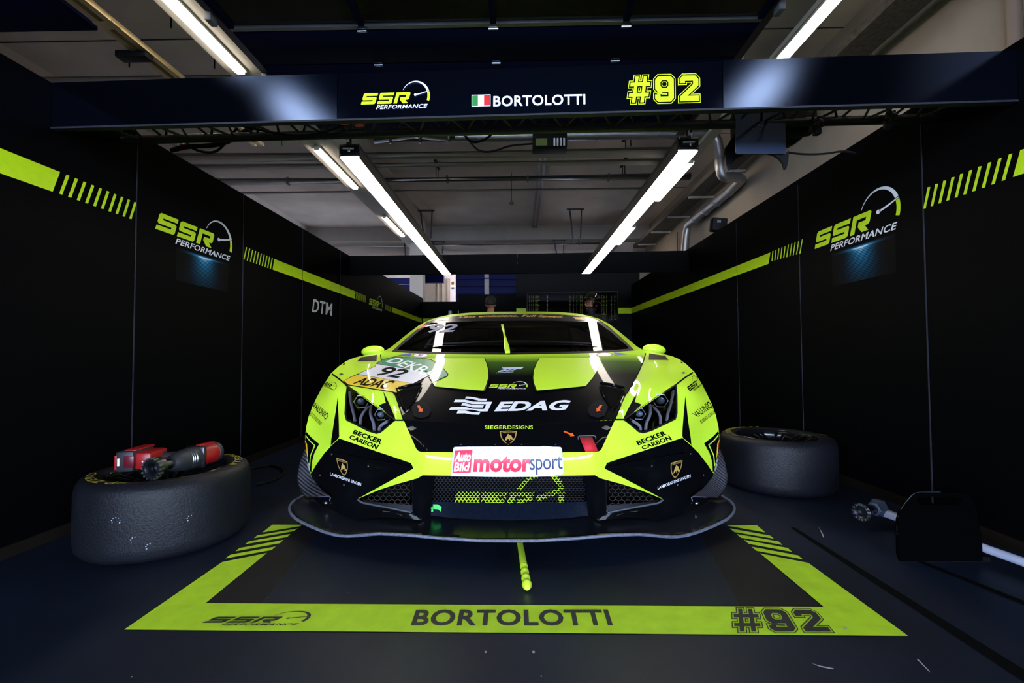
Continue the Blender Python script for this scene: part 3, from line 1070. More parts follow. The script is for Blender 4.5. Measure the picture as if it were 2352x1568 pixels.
def patch(name, pts, inner, m, step=6.0, full=False, both=False, reg=True, solid=0.0, parent=None, label=None, fn=None, shift=0.0, angle=50):
    P = [W(u, v, d) for u, v, d in pts]
    I = [W(u, v, d) for u, v, d in inner]
    if full or both:
        for p in P:
            if abs(p.x - XC) < .03:
                p.x = XC
    if full:
        P = P + [mir(p) for p in reversed(P) if abs(p.x - XC) > 1e-6]
        I = I + [mir(p) for p in I]
    vs, fs, f = surface(P, I, img2, img_un, lambda p: p.y, step, fn=fn)
    if shift:
        vs = [p + (CAM - p).normalized() * shift for p in vs]
    res = []
    for side in ((0, 1) if both else (0,)):
        V = [mir(p) for p in vs] if side else vs
        Fc = face_cam(V, fs)
        o = mesh_obj(name, V, Fc, m, (parent[side] if isinstance(parent, (list, tuple)) else parent) or car, label, angle=angle)
        if solid:
            md = o.modifiers.new('thickness', 'SOLIDIFY')
            md.thickness = solid
            md.offset = -1
        if reg:
            b = len(BV)
            BV.extend(V)
            BF.extend([tuple(i + b for i in t) for t in Fc])
        res.append(o)
    return (res if both else res[0]), f


# ---- hood
M_HOOD = mat('hood_paint', LIME_C, rough=0.4, coat=0.32, spec=0.01, coatior=1.3)
nt = M_HOOD.node_tree
tcn = nt.nodes.new('ShaderNodeTexCoord')
spn = nt.nodes.new('ShaderNodeSeparateXYZ')
nt.links.new(tcn.outputs['Object'], spn.inputs[0])
rmp = nt.nodes.new('ShaderNodeValToRGB')
mrn = nt.nodes.new('ShaderNodeMapRange')
mrn.inputs[1].default_value = 2.58 - 2.2
mrn.inputs[2].default_value = 3.12 - 2.2
nt.links.new(spn.outputs['Y'], mrn.inputs[0])
nt.links.new(mrn.outputs[0], rmp.inputs[0])
rmp.color_ramp.elements[0].color = (0.002, 0.0022, 0.003, 1)
rmp.color_ramp.elements[0].position = 0.12
rmp.color_ramp.elements[1].color = (0.42, 0.70, 0.03, 1)
rmp.color_ramp.elements[1].position = 1.0
e = rmp.color_ramp.elements.new(0.62)
e.color = (0.045, 0.10, 0.012, 1)
nt.links.new(rmp.outputs[0], nt.nodes['Principled BSDF'].inputs['Base Color'])

HOOD = [(1180, 975, 2.10), (1099, 975, 2.105), (1076, 971.5, 2.11), (984, 968, 2.112), (927, 965, 2.122), (911, 916, 2.288), (895, 886.7, 2.457), (883, 854.5, 2.75),
        (876, 830, 2.97), (873, 814, 3.16), (881, 806.5, 3.22), (899, 807.5, 3.20), (940, 810.5, 3.16), (987, 812.5, 3.135), (1083, 813.7, 3.118), (1180, 814, 3.11)]
HIN = [(1180, 940, 2.225), (1060, 938, 2.228), (960, 935, 2.24), (1180, 897, 2.435), (1050, 893, 2.45), (940, 888, 2.47), (1180, 860, 2.66), (1040, 856, 2.68), (930, 852, 2.73),
       (1180, 832, 2.90), (1040, 828, 2.93), (920, 826, 2.98)]
f_hood = polyfit(HOOD + HIN, [(0, 0), (0, 1), (0, 2), (0, 3), (2, 0), (2, 1), (2, 2), (4, 0), (4, 1)])
hood, _ = patch('hood', HOOD, HIN, M_HOOD, step=4.0, full=True, fn=f_hood)


def hood_d(u, v):
    y = 2.5
    for _ in range(6):
        y = float(f_hood([img2(W(u, v, y))])[0])
    return y


# raised lime flaps each side of the centre channel
SC_PTS = [(974, 824.5), (985, 822.8), (1050, 822.5), (1112, 822.5), (1117, 833), (1121.5, 850), (1121, 868), (1117, 882), (1110, 897), (1060, 893), (1000, 887.5), (986, 868), (979, 853), (974, 838)]
lift = [0.0, 0.0, 0.01, .02, .035, .045, .045, .04, .025, .012, .004, 0.004, .004, .002]
SCP = [(u, v, hood_d(u, v) - k) for (u, v), k in zip(SC_PTS, lift)]
sc, _ = patch('hood_flap', SCP, [(u, v, hood_d(u, v) - k) for u, v, k in ((1085, 860, .036), (1030, 860, .017), (1085, 838, .026), (1030, 838, .012), (1000, 845, .008), (1055, 878, .018), (1095, 880, .03), (1005, 872, .008), (1060, 826, .008))], M_LIME, step=5, both=True, shift=.005)
# dark inner side wall of each flap
for side in (0, 1):
    mb = MB()
    A = [W(u, v, hood_d(u, v) - k) for (u, v), k in list(zip(SC_PTS, lift))[3:10]]
    B = [W(u + 3.5, v + 1.5, hood_d(u + 3.5, v + 1.5) + .004) for u, v in SC_PTS[3:10]]
    if side:
        A, B = [mir(p) for p in A], [mir(p) for p in B]
    mb.add(A + B, [(i, i + 1, len(A) + i + 1, len(A) + i) for i in range(len(A) - 1)])
    mb.obj('flap_side', M_BLACK, car)

# ---- front fenders (upper panel, between hood edge and headlight)
FEN = [(927, 965, 2.13), (908, 965, 2.14), (860, 931, 2.27), (798, 887, 2.50), (760.5, 857, 2.75), (778, 841, 2.85), (796, 828.5, 2.95), (813, 821.5, 3.03), (830, 817, 3.09), (850, 813, 3.17), (866, 809, 3.24), (881, 806.5, 3.27),
       (873, 814, 3.17), (876, 830, 2.97), (883, 854.5, 2.73), (895, 886.7, 2.47), (911, 916, 2.30)]
FIN = [(840, 880, 2.50), (870, 905, 2.36), (880, 880, 2.49), (850, 850, 2.70), (820, 850, 2.74), (800, 855, 2.72), (858, 832, 2.86), (830, 832, 2.88), (858, 820, 3.02), (838, 822, 3.0), (895, 935, 2.25)]
FEN = [FEN[0][:2] + (hood_d(*FEN[0][:2]),)] + FEN[1:11] + [(u, v, hood_d(u, v)) for u, v, d in FEN[11:]]
fen, f_fen = patch('front_fender', FEN, FIN, M_LIME, step=4.5, both=True)

# ---- bumper skin: nose, lamp surrounds and outer corners
HLT = [(798, 887, 2.50), (795, 910, 2.44), (793, 951, 2.33), (796, 963.5, 2.295), (847, 989, 2.175), (865, 994.5, 2.15), (874, 992, 2.145), (908, 965, 2.14)]
BUM = [(1180, 975, 2.095), (1099, 975, 2.095), (1076, 971.5, 2.10), (984, 968, 2.11), (927, 965, 2.125)] + HLT[::-1] + [
    (760.5, 857, 2.75), (741, 887, 2.66), (728, 912, 2.59), (719, 930, 2.55), (709, 956, 2.50), (703, 981, 2.465), (701, 1001, 2.45), (701.5, 1020, 2.44), (706, 1049, 2.43), (713, 1088, 2.425), (716.5, 1084, 2.405),
    (725, 1069, 2.375), (745, 1040.5, 2.32), (760.5, 1024, 2.285), (779, 1006.5, 2.235), (860, 1034.5, 2.115), (944, 1063, 2.04), (949.5, 1075.8, 2.03), (911, 1096, 2.075), (865, 1121, 2.12), (820, 1146, 2.155),
    (870, 1125, 2.10), (914, 1110.5, 2.06), (959, 1098, 2.025), (970.6, 1091, 2.01), (1035, 1092, 1.995), (1110, 1093.5, 1.985), (1180, 1094, 1.985)]
BIN = [(1180, 1038, 1.985), (1080, 1038, 1.99), (975, 1040, 2.01), (1180, 1065, 1.975), (1060, 1066, 1.985), (960, 1040, 2.02), (1180, 1005, 2.04), (1060, 1004, 2.045), (950, 1000, 2.07), (900, 1000, 2.11), (840, 1010, 2.165), (900, 1035, 2.07),
       (776, 985, 2.265), (776, 913, 2.45), (765, 985, 2.295), (765, 930, 2.43), (740, 950, 2.43), (735, 1000, 2.37), (720, 1000, 2.405), (725, 960, 2.46), (750, 890, 2.59), (775, 885, 2.545)]
BUM = [(u, v, hood_d(u, v)) for u, v, d in BUM[:5]] + BUM[5:]
bum, f_bum = patch('front_bumper', BUM, BIN, M_LIME, step=4.5, full=True)

# ---- black lower bumper corners
POD = [(717, 1083.5, 2.41), (725, 1069, 2.38), (745, 1040.5, 2.325), (760.5, 1024, 2.29), (779, 1006.5, 2.24), (860, 1034.5, 2.12), (944, 1063, 2.045), (949.5, 1075.8, 2.035), (911, 1096, 2.08), (865, 1121, 2.125), (820, 1146, 2.16),
       (830.5, 1155, 2.15), (890, 1166, 2.105), (947.6, 1176.5, 2.075), (966, 1194, 2.065), (940, 1191, 2.07), (869.6, 1188, 2.075), (830.5, 1193, 2.085), (801, 1185, 2.13), (778, 1177, 2.175), (755, 1168, 2.235), (737, 1158, 2.30), (720, 1146, 2.38), (714, 1120, 2.43), (713, 1088, 2.43)]
PIN = [(900, 1082, 2.12), (850, 1066, 2.17), (860, 1100, 2.165), (800, 1050, 2.23), (780, 1090, 2.24), (820, 1110, 2.175), (750, 1080, 2.31), (745, 1120, 2.31), (790, 1130, 2.20), (795, 1160, 2.165)]
pod, f_pod = patch('bumper_corner', POD, PIN, M_BLACK, step=4.5, both=True)
# crease ledge running along the pod top
for s in (0, 1):
    pts = [W(u, v, d) for u, v, d in ((775, 1040, 2.245), (850, 1056, 2.145), (900, 1064, 2.088), (948, 1074.5, 2.028))]
    pts = [mir(p) for p in pts] if s else pts
    MB().tube(pts, [.003, .005, .006, .003], 8, smooth=1).obj('crease', M_BLACK, car)

# ---- lower centre: uprights, dark lip, mesh
UPR = [(959, 1098, 2.025), (970.6, 1091, 2.015), (998, 1093.5, 2.03), (993, 1130, 2.07), (989, 1182, 2.10), (980, 1187, 2.085), (966, 1194, 2.07), (947.6, 1176.5, 2.08), (947.6, 1101, 2.04)]
patch('grille_upright', UPR, [(968, 1140, 2.055), (966, 1170, 2.06)], M_BLACK, step=5, both=True)
LIP = [(1180, 1157, 2.13), (1044, 1153, 2.13), (991, 1151, 2.125), (989, 1183, 2.10), (1044, 1190, 2.09), (1180, 1195, 2.085)]
M_LIP = mat('navy_tape', (0.0016, 0.004, 0.011), rough=0.45, noise=0.5, nscale=90, bump=0.1, bscale=70, spec=.1)
lip, _ = patch('radiator_lip', LIP, [], M_LIP, step=8, full=True)

# black sheet added behind the mesh to close off the hollow body
GT = [W(998, 1094, 2.05), W(991, 1152, 2.14)]
cz = lambda p: (p.x - XC)
mb = MB()
mb.box((XC, 2.32, .22), (1.62, .02, .36))
mb.obj('grille_blocker', M_DARK, car)


def hexgrid(poly_a, step, unproj, inside):
    """hexagon cell edges (pairs of 2D points) covering a region"""
    xs = [p[0] for p in poly_a]
    ys = [p[1] for p in poly_a]
    E = {}
    w, h = step, step * 0.62
    r = 0
    y = min(ys) - h
    while y < max(ys) + h:
        x = min(xs) - w + (w / 2 if r % 2 else 0)
        while x < max(xs) + w:
            c = [(x - w * .5, y - h * .30), (x, y - h * .70), (x + w * .5, y - h * .30), (x + w * .5, y + h * .30), (x, y + h * .70), (x - w * .5, y + h * .30)]
            for i in range(6):
                a, b = c[i], c[(i + 1) % 6]
                k = tuple(sorted([(round(a[0], 1), round(a[1], 1)), (round(b[0], 1), round(b[1], 1))]))
                E[k] = (a, b)
            x += w
        y += h
        r += 1
    return [e for e in E.values() if inside(e[0]) and inside(e[1])]


def in_poly(P):
    def f(q):
        c = False
        for i in range(len(P)):
            a, b = P[i - 1], P[i]
            if (a[1] > q[1]) != (b[1] > q[1]) and q[0] < (b[0] - a[0]) * (q[1] - a[1]) / (b[1] - a[1]) + a[0]:
                c = not c
        return c
    return f


def wires(name, edges, to3, r, m):
    mb = MB()
    for a, b in edges:
        mb.cyl(to3(*a), to3(*b), r, n=4, caps=False)
    return mb.obj(name, m, car)


# main mesh with the team logo painted on the wires (measured in photo pixels, laid on the tilted mesh plane)
MG = [(998, 1092), (1341, 1092), (1347, 1156), (1170, 1160), (990, 1154)]
mesh3 = lambda u, v: W(u, v, 2.065 + (v - 1092) / 62.0 * .075)
lg = quad((1043, 1163), (1310, 1163), (1312, 1078), (1050, 1078))
inlogo = []
for L in ([(1050, 1129), (1104, 1129), (1101, 1141), (1068, 1138), (1102, 1141), (1100, 1158), (1043, 1155), (1044, 1146)], [(1109, 1129), (1165, 1132), (1162, 1143), (1128, 1139), (1160, 1146), (1158, 1158), (1104, 1152), (1106, 1140)],
          [(1172, 1131), (1227, 1129), (1222, 1150), (1208, 1152), (1202, 1158), (1186, 1158), (1190, 1147), (1214, 1142), (1184, 1142), (1178, 1158), (1164, 1158)],
          [(1186, 1123), (1203, 1105), (1224, 1091), (1240, 1087), (1236, 1094), (1217, 1103), (1197, 1125)], [(1262, 1092), (1280, 1092), (1292, 1108), (1295, 1123), (1283, 1122), (1276, 1106)],
          [(1286, 1128), (1298, 1129), (1294, 1158), (1280, 1158)], [(1230, 1141), (1240, 1135), (1288, 1121), (1289, 1131), (1246, 1147), (1234, 1150)]):
    inlogo.append(in_poly(L))
EE = hexgrid(MG, 8.6, None, in_poly(MG))
islg = lambda e: any(g(((e[0][0] + e[1][0]) / 2, (e[0][1] + e[1][1]) / 2)) for g in inlogo)
M_WIRE = mat('mesh_wire', (0.10, 0.105, 0.13), rough=0.45, metal=0.6)
wires('grille_mesh', [e for e in EE if not islg(e)], mesh3, .00085, M_WIRE)
wires('grille_logo', [e for e in EE if islg(e)], mesh3, .0015, mat('lime_wire', LIME_C, rough=.5))

# side intakes: hex mesh, raised frame
SG = [(947, 1102), (947.5, 1169), (833, 1152), (826, 1146), (870, 1126), (914, 1111)]
sg3 = lambda u, v: W(u, v, 2.10 + (948 - u) / 118.0 * .085)
ES = hexgrid(SG, 13.5, None, in_poly(SG))
for s in (0, 1):
    mb = MB()
    for a, b in ES:
        p, q = sg3(*a), sg3(*b)
        mb.cyl(mir(p) if s else p, mir(q) if s else q, .0012, n=4, caps=False)
    mb.obj('side_grille_mesh', mat('side_mesh_wire', (.07, .062, .055), rough=.5, metal=.5), car)
    fr = [W(u, v, d) for u, v, d in ((948, 1100, 2.045), (948.5, 1170, 2.085), (944, 1176, 2.075), (890, 1165, 2.105), (832, 1154, 2.15), (822, 1147, 2.155))]
    fr = [mir(p) for p in fr] if s else fr
    MB().tube(fr, .005, 8).obj('intake_frame', mat('frame_grey', (.045, .05, .065), rough=.4), car)
    lp = [W(u, v, d) for u, v, d in ((947, 1160, 2.09), (947.5, 1174, 2.078), (890, 1163, 2.107), (833, 1153, 2.15), (840, 1150, 2.19), (890, 1155, 2.15))]
    lp = [mir(p) for p in lp] if s else lp
    MB().add(lp, [(0, 1, 2, 5), (5, 2, 3, 4)]).obj('intake_floor', MATS['frame_grey'], car)

# ---- splitter
def carbon(name, c0, c1, sc, rough=.3):
    m = mat(name, c1, rough=rough, coat=0.35, coatrough=.12, spec=.2, coatior=1.4)
    nt = m.node_tree
    tc = nt.nodes.new('ShaderNodeTexCoord')
    wv = nt.nodes.new('ShaderNodeTexWave')
    wv.wave_type = 'BANDS'
    wv.bands_direction = 'DIAGONAL'
    wv.inputs['Scale'].default_value = sc
    nt.links.new(tc.outputs['Object'], wv.inputs['Vector'])
    rp = nt.nodes.new('ShaderNodeValToRGB')
    rp.color_ramp.elements[0].color = tuple(c0) + (1,)
    rp.color_ramp.elements[1].color = tuple(c1) + (1,)
    nt.links.new(wv.outputs['Fac'], rp.inputs[0])
    nt.links.new(rp.outputs[0], nt.nodes['Principled BSDF'].inputs['Base Color'])
    return m


M_CARB = carbon('carbon_fibre', (.002, .0025, .004), (.012, .014, .022), 55)
M_CARB2 = carbon('coarse_carbon_fibre', (.004, .004, .006), (.06, .06, .072), 28)
SPL = [(1180, 1241, 1.852), (1099, 1240.5, 1.855), (1007, 1234.5, 1.87), (960, 1230, 1.885), (915, 1226.5, 1.90), (870, 1225, 1.92), (846, 1226.8, 1.932), (824, 1229, 1.945), (800, 1230.4, 1.96), (787, 1230, 1.97), (769, 1227.6, 1.985), (750, 1222.5, 2.005),
       (732, 1216, 2.03), (709, 1206, 2.07), (692, 1197.5, 2.105), (679, 1190, 2.14), (670, 1181, 2.18), (665.5, 1172.5, 2.22), (665, 1163, 2.265), (669, 1155.5, 2.30), (676, 1148.5, 2.345), (695, 1138, 2.42),
       (722, 1140, 2.44), (755, 1160, 2.30), (801, 1178, 2.19), (830.5, 1186, 2.14), (869.6, 1182, 2.13), (966, 1187, 2.12), (989, 1176, 2.16), (1044, 1182, 2.15), (1180, 1188, 2.14)]
spl, _ = patch('front_splitter', SPL, [], M_CARB, step=7, full=True, solid=.008)
rim = [W(u, v + .5, d) for u, v, d in SPL[:22]]
rim = rim[::-1] + [mir(p) for p in rim[1:]]
MB().tube(rim, .0065, 8).obj('splitter_edge', mat('scuffed_edge', (.09, .10, .14), rough=.5, noise=.4, nscale=120), car)
MB().box((XC, 4.1, .09), (1.8, 3.6, .02)).obj('underfloor', M_MATT, car)

# ---- dive planes at the outer corners
CAN = [(700.5, 1030, 2.46), (693, 1048, 2.455), (687, 1067, 2.45), (683, 1090, 2.43), (684, 1108, 2.415), (690, 1124, 2.40), (704, 1140, 2.37), (730, 1140, 2.29), (757, 1139, 2.205), (748, 1132, 2.25), (736, 1122, 2.31), (725, 1108, 2.38), (718, 1097, 2.415), (713, 1084, 2.43), (706, 1050, 2.44)]
patch('dive_plane', CAN, [], M_CARB2, step=5, both=True, reg=False, solid=.004)
for s in (0, 1):
    pts = [W(704, 1140.5, 2.37), W(730, 1140.5, 2.29), W(754, 1139.5, 2.212), W(759, 1142, 2.20), W(757, 1150, 2.205)]
    MB().tube([mir(p) for p in pts] if s else pts, .0028, 6).obj('dive_plane_edge', MATS['scuffed_edge'], car)
    p = W(748.5, 1154.5, 2.245)
    p = mir(p) if s else p
    MB().ball(p, (.010, .008, .008)).obj('bolt', M_STEEL, car)

# ---- glasshouse
GIN = [(899, 807.5, 3.205), (917, 791, 3.37), (932, 777.5, 3.50), (948, 764.5, 3.64), (966, 750, 3.79), (983, 739, 3.91), (1007, 731.2, 3.995), (1040, 726.5, 4.03), (1080, 723, 4.06), (1130, 721.6, 4.065), (1180, 721.2, 4.065)]
GOUT = [(881, 806.5, 3.27), (896, 798.5, 3.39), (911, 786.5, 3.53), (924, 776, 3.64), (938, 765, 3.75), (962, 747, 3.93), (985, 735, 4.05), (1007, 728, 4.13), (1035, 722, 4.2), (1080, 717.8, 4.27), (1130, 715.9, 4.32), (1180, 715.6, 4.34)]
GLS = [(1180, 814, 3.115), (1083, 813.7, 3.125), (987, 812.5, 3.14), (940, 810.5, 3.165)] + GIN
M_GLASS = bpy.data.materials.new('windscreen_glass')
M_GLASS.use_nodes = True
nt = M_GLASS.node_tree
nt.nodes.clear()
go = nt.nodes.new('ShaderNodeOutputMaterial')
gm = nt.nodes.new('ShaderNodeMixShader')
gt = nt.nodes.new('ShaderNodeBsdfTransparent')
gt.inputs[0].default_value = (.60, .66, .74, 1)
gg = nt.nodes.new('ShaderNodeBsdfGlossy')
gg.inputs['Roughness'].default_value = 0.015
gg.inputs[0].default_value = (.55, .53, .52, 1)
gf = nt.nodes.new('ShaderNodeFresnel')
gf.inputs['IOR'].default_value = 1.5
nt.links.new(gf.outputs[0], gm.inputs[0])
nt.links.new(gt.outputs[0], gm.inputs[1])
nt.links.new(gg.outputs[0], gm.inputs[2])
nt.links.new(gm.outputs[0], go.inputs[0])
GLI = [(1180, 790, 3.31), (1180, 765, 3.57), (1180, 742, 3.83), (1060, 790, 3.322), (1050, 762, 3.605), (960, 795, 3.335), (985, 765, 3.63)]
f_gl = polyfit(GLS + GLI, [(0, 0), (0, 1), (0, 2), (2, 0), (2, 1), (4, 0)])
glass, _ = patch('windscreen', GLS, GLI, M_GLASS, step=5, full=True, fn=f_gl)
HDR = [(1180, 736.3, 3.9), (1100, 737.2, 3.9), (1044, 739.3, 3.9), (1010, 741, 3.9), (982, 740.5, 3.955), (1007, 731.2, 4.02), (1040, 726.5, 4.045), (1080, 723, 4.06), (1130, 721.6, 4.065), (1180, 721.2, 4.065)]


def on_glass(u, v):
    y = 3.6
    for _ in range(6):
        y = float(f_gl([img2(W(u, v, y))])[0])
    return y


roof, _ = patch('roof_frame', GOUT + [(u, v, on_glass(u, v)) for u, v, d in GIN[::-1]], [], M_LIME, step=4, both=True)
HDR = [(u, v, on_glass(u, v) - .003) for u, v, d in HDR]
hdr, _ = patch('sun_strip', HDR, [], mat('satin_black_film', (.012, .011, .011), rough=.28, spec=.5), step=5, full=True, fn=f_gl, shift=.004)
# dark frit round the screen
FRT = [(899, 807.5), (925, 784), (948, 764.5), (982, 740.5), (990, 741), (956, 765), (935, 783), (918, 796), (912, 803), (940, 805.5), (987, 807.5), (1083, 808.7), (1180, 809), (1180, 814), (1083, 813.7), (987, 812.5), (940, 810.5)]
patch('screen_frit', [(u, v, on_glass(u, v) - .001) for u, v in FRT], [], M_MATT, step=6, both=True, fn=f_gl, shift=.0025, reg=False)

# ---- rest of the body behind what the nose shows
go3 = [W(*p) for p in GOUT]
go3[-1].x = XC
arc_ = go3 + [mir(p) for p in reversed(go3[:-1])]
rows = []
for dy, kz, kx in ((0, 1, 1), (.35, 1.0, 1.0), (.9, .93, .98), (1.5, .68, .95), (2.1, .42, .93)):
    rows.append([Vector((XC + (p.x - XC) * kx, max(p.y, 3.3 + dy * .2) + dy, .86 + (p.z - .86) * kz)) for p in arc_])
mb = MB()
n = len(arc_)
for r in rows:
    mb.v += r
for a in range(len(rows) - 1):
    for i in range(n - 1):
        mb.f.append((a * n + i, a * n + i + 1, (a + 1) * n + i + 1, (a + 1) * n + i))
mb.obj('roof_skin', M_LIME, car, angle=60)
SIDE = [(2.43, .20, -1.05), (2.45, .40, -1.055), (2.55, .56, -1.05), (2.66, .66, -1.045), (2.75, .73, -1.035), (2.85, .77, -1.02), (2.95, .80, -1.0), (3.09, .83, -.975), (3.27, .85, -.94), (4.2, .90, -.95), (5.2, .95, -1.0), (5.9, .92, -1.0),
        (6.2, .80, -.95), (6.25, .45, -.97), (6.15, .22, -1.0)]
for k in range(13):
    a = math.pi * k / 12
    SIDE.append((5.70 + .37 * math.cos(a), .18 + .50 * math.sin(a), -1.07))
SIDE += [(5.2, .12, -1.05), (3.6, .12, -1.02)]
for k in range(13):
    a = math.pi * k / 12
    SIDE.append((2.98 + .36 * math.cos(a), .18 + .50 * math.sin(a), -1.07))
P = [Vector((XC + x, y, z)) for y, z, x in SIDE]
I = [Vector((XC - .98, 4.2, .5)), Vector((XC - 1.0, 3.7, .4)), Vector((XC - 1.07, 5.3, .7)), Vector((XC - 1.075, 5.7, .78)), Vector((XC - 1.06, 2.98, .72))]
vs, fs, _ = surface(P, I, lambda p: (p.y * 100, p.z * 100), lambda p, x: Vector((x, p[0] / 100, p[1] / 100)), lambda p: p.x, 6, lin=False)
for s in (0, 1):
    V = [mir(p) for p in vs] if s else vs
    mesh_obj('body_side', V, fs, M_LIME, car, angle=60)
# shoulders and tail
mb = MB()
edge = [P[k] for k in (8, 9, 10, 11, 12)]
mb.add(edge + [Vector((XC - .5, p.y, p.z + .06)) for p in edge] + [mir(Vector((XC - .5, p.y, p.z + .06))) for p in edge] + [mir(p) for p in edge],
       [(r * 5 + i, r * 5 + i + 1, (r + 1) * 5 + i + 1, (r + 1) * 5 + i) for r in range(3) for i in range(4)])
mb.obj('rear_deck', M_BLACK, car, angle=60)
MB().box((XC, 6.2, .55), (1.9, .06, .5), bev=.02).obj('tail_panel', M_BLACK, car)
wing = MB().box((XC, 6.15, 1.16), (1.75, .32, .03), bev=.01).obj('rear_wing', M_CARB, car)
MB().box((XC - .4, 6.1, 1.02), (.02, .2, .3)).box((XC + .4, 6.1, 1.02), (.02, .2, .3)).obj('wing_stay', M_MATT, wing)


def wheel_parts(parent, c, axis, r=.331, w=.32, letters=True):
    """slick tyre and spoked rim; axis points to the outer face"""
    a = Vector(axis).normalized()
    c = Vector(c)
    h = w / 2
    prof = [(r * .70, -h * .92), (r * .80, -h), (r * .93, -h * .96), (r * .985, -h * .82), (r, -h * .6), (r, h * .6), (r * .985, h * .80), (r * .95, h * .93), (r * .88, h * .99), (r * .80, h), (r * .715, h * .95), (r * .70, h * .90), (r * .69, h * .5), (r * .69, -h * .5)]
    ty = MB().lathe(prof, c, a, 72, close=True).obj('tyre', M_TYRE, parent, angle=45)
    rp = [(r * .69, h * .90), (r * .705, h * .945), (r * .685, h * .96), (r * .665, h * .90), (r * .65, h * .70), (r * .64, -h * .8), (r * .69, -h * .85)]
    rim_ = MB().lathe(rp, c, a, 72).obj('rim_barrel', M_RIM, parent)
    x, y, _ = basis(a)
    mb = MB()
    for k in range(10):
        t = 2 * math.pi * k / 10
        for dt in (-.10, .10):
            d0 = x * math.cos(t + dt * 2.2) + y * math.sin(t + dt * 2.2)
            d1 = x * math.cos(t + dt) + y * math.sin(t + dt)
            mb.span(c + a * (h * .42) + d0 * (r * .14), c + a * (h * .80) + d1 * (r * .66), .018, .024, bev=.004)
    mb.obj('spokes', M_RIM, parent)
    MB().lathe([(.001, h * .52), (r * .10, h * .52), (r * .11, h * .60), (r * .17, h * .56), (r * .22, h * .42), (r * .22, -h * .2)], c, a, 32).obj('hub', M_DSTEEL, parent)
    MB().lathe([(.001, -h * .3), (r * .64, -h * .3)], c, a, 32).obj('rim_back', M_DARK, parent)
    return ty


M_TYRE = mat('tyre_rubber', (.0055, .006, .009), rough=.5, noise=.25, nscale=9, bump=.28, bscale=130, spec=.26)
M_RIM = mat('gloss_black_rim', (.004, .004, .005), rough=.14, spec=.35)
for s in (-1, 1):
    for y in (2.98, 5.70):
        wl_ = bpy.data.objects.new('wheel', None)
        COL.objects.link(wl_)
        wl_.parent = car
        ORG[wl_.name] = ORG[car.name]
        wheel_parts(wl_, (XC + s * .915, y, .345), (s, 0, 0), r=.345, w=.29)

# ---- cabin
MB().box((XC, 3.75, .62), (1.56, .9, .26), bev=.08).obj('dashboard', M_MATT, car)
MB().box((XC, 4.75, .75), (1.5, .04, .75)).obj('bulkhead', M_DARK, car)
M_CAGE = mat('cage_grey', (.06, .065, .08), rough=.4)
for s in (-1, 1):
    MB().tube([(XC + s * .70, 3.45, .5), (XC + s * .72, 3.55, .88), (XC + s * .62, 3.95, 1.06), (XC + s * .52, 4.25, 1.13), (XC + s * .55, 4.6, 1.1), (XC + s * .66, 4.7, .5)], .019, 8, smooth=2).obj('roll_cage_hoop', M_CAGE, car)
    MB().tube([(XC + s * .70, 3.9, .45), (XC + s * .60, 4.65, 1.0)], .017, 8).obj('roll_cage_brace', M_CAGE, car)
MB().tube([(XC - .6, 4.02, 1.085), (XC, 3.98, 1.12), (XC + .6, 4.02, 1.085)], .017, 8, smooth=2).obj('roll_cage_cross', M_CAGE, car)
MB().tube([(XC - .68, 3.56, .92), (XC, 3.5, .95), (XC + .68, 3.56, .92)], .012, 8, smooth=2).obj('dash_bar', M_CAGE, car)
seat = MB().box((XC - .38, 4.45, .72), (.46, .16, .62), bev=.06).box((XC - .38, 4.36, 1.0), (.30, .14, .18), bev=.05).obj('seat', M_MATT, car)
MB().box((XC - .55, 4.28, .98), (.05, .12, .2), bev=.02).box((XC - .21, 4.28, .98), (.05, .12, .2), bev=.02).obj('head_bolster', M_MATT, seat)
MB().tube([(XC - .38 + .14 * math.cos(t), 4.02 + .03 * math.sin(t), .86 + .11 * math.sin(t)) for t in np.linspace(0, 6.0, 22)], .013, 8, close=True).obj('steering_wheel', M_MATT, car)
for u, v, w, h in ((998, 787, .04, .05), (1003, 793, .035, .06)):
    p = W(u, v, 4.0)
    MB().box(p, (w, .02, h), bev=.006).obj('belt_pad', mat('blue_pad', (.01, .10, .42), rough=.5), car)
p = W(1188, 800, 3.5)
pl_ = MB().box(p, (.125, .01, .035)).obj('blue_card', mat('blue_card_paper', (.02, .16, .50), rough=.5), car)
MB().box(p + Vector((-.04, -.008, -.008)), (.05, .004, .016)).obj('card_label', M_WHITE, pl_)
M_SIDEW = mat('lit_side_pane', (.15, .19, .28), rough=.5)  # brightness of the outside in the side window is put into this grey-blue
patch('side_pane', [(918, 797, 3.62), (930, 786, 3.74), (948, 770, 3.9), (966, 757, 4.03), (972, 756, 4.06), (958, 777, 3.9), (949, 786, 3.8), (940, 793, 3.72), (936, 803, 3.66), (922, 802, 3.6)], [], M_SIDEW, step=6, both=True, reg=False)

# ---- mirrors
for s in (0, 1):
    c = W(856.5, 806, 3.28)
    c = mir(c) if s else c
    sg = 1 if s else -1
    R = Matrix.Rotation(sg * .10, 3, 'Y')
    mi = MB().ball(c, (.083, .06, .040), 28, 18, R).obj('mirror_housing', M_LIME, car, angle=80)
    MB().ball(c + Vector((0, .042, 0)), (.07, .03, .032), 20, 12, R).obj('mirror_glass', M_RIM, mi)
    MB().span(c + Vector((-sg * .05, .0, -.02)), c + Vector((-sg * .13, .05, -.06)), .05, .02, bev=.006).obj('mirror_arm', M_LIME, mi)

BVH = BVHTree.FromPolygons(BV, BF)


def hit(u, v):
    d = ray(u, v).normalized()
    p, n, i, t = BVH.ray_cast(CAM, d)
    if p is None:
        return None, None
    if n.dot(d) > 0:
        n = -n
    return p, n


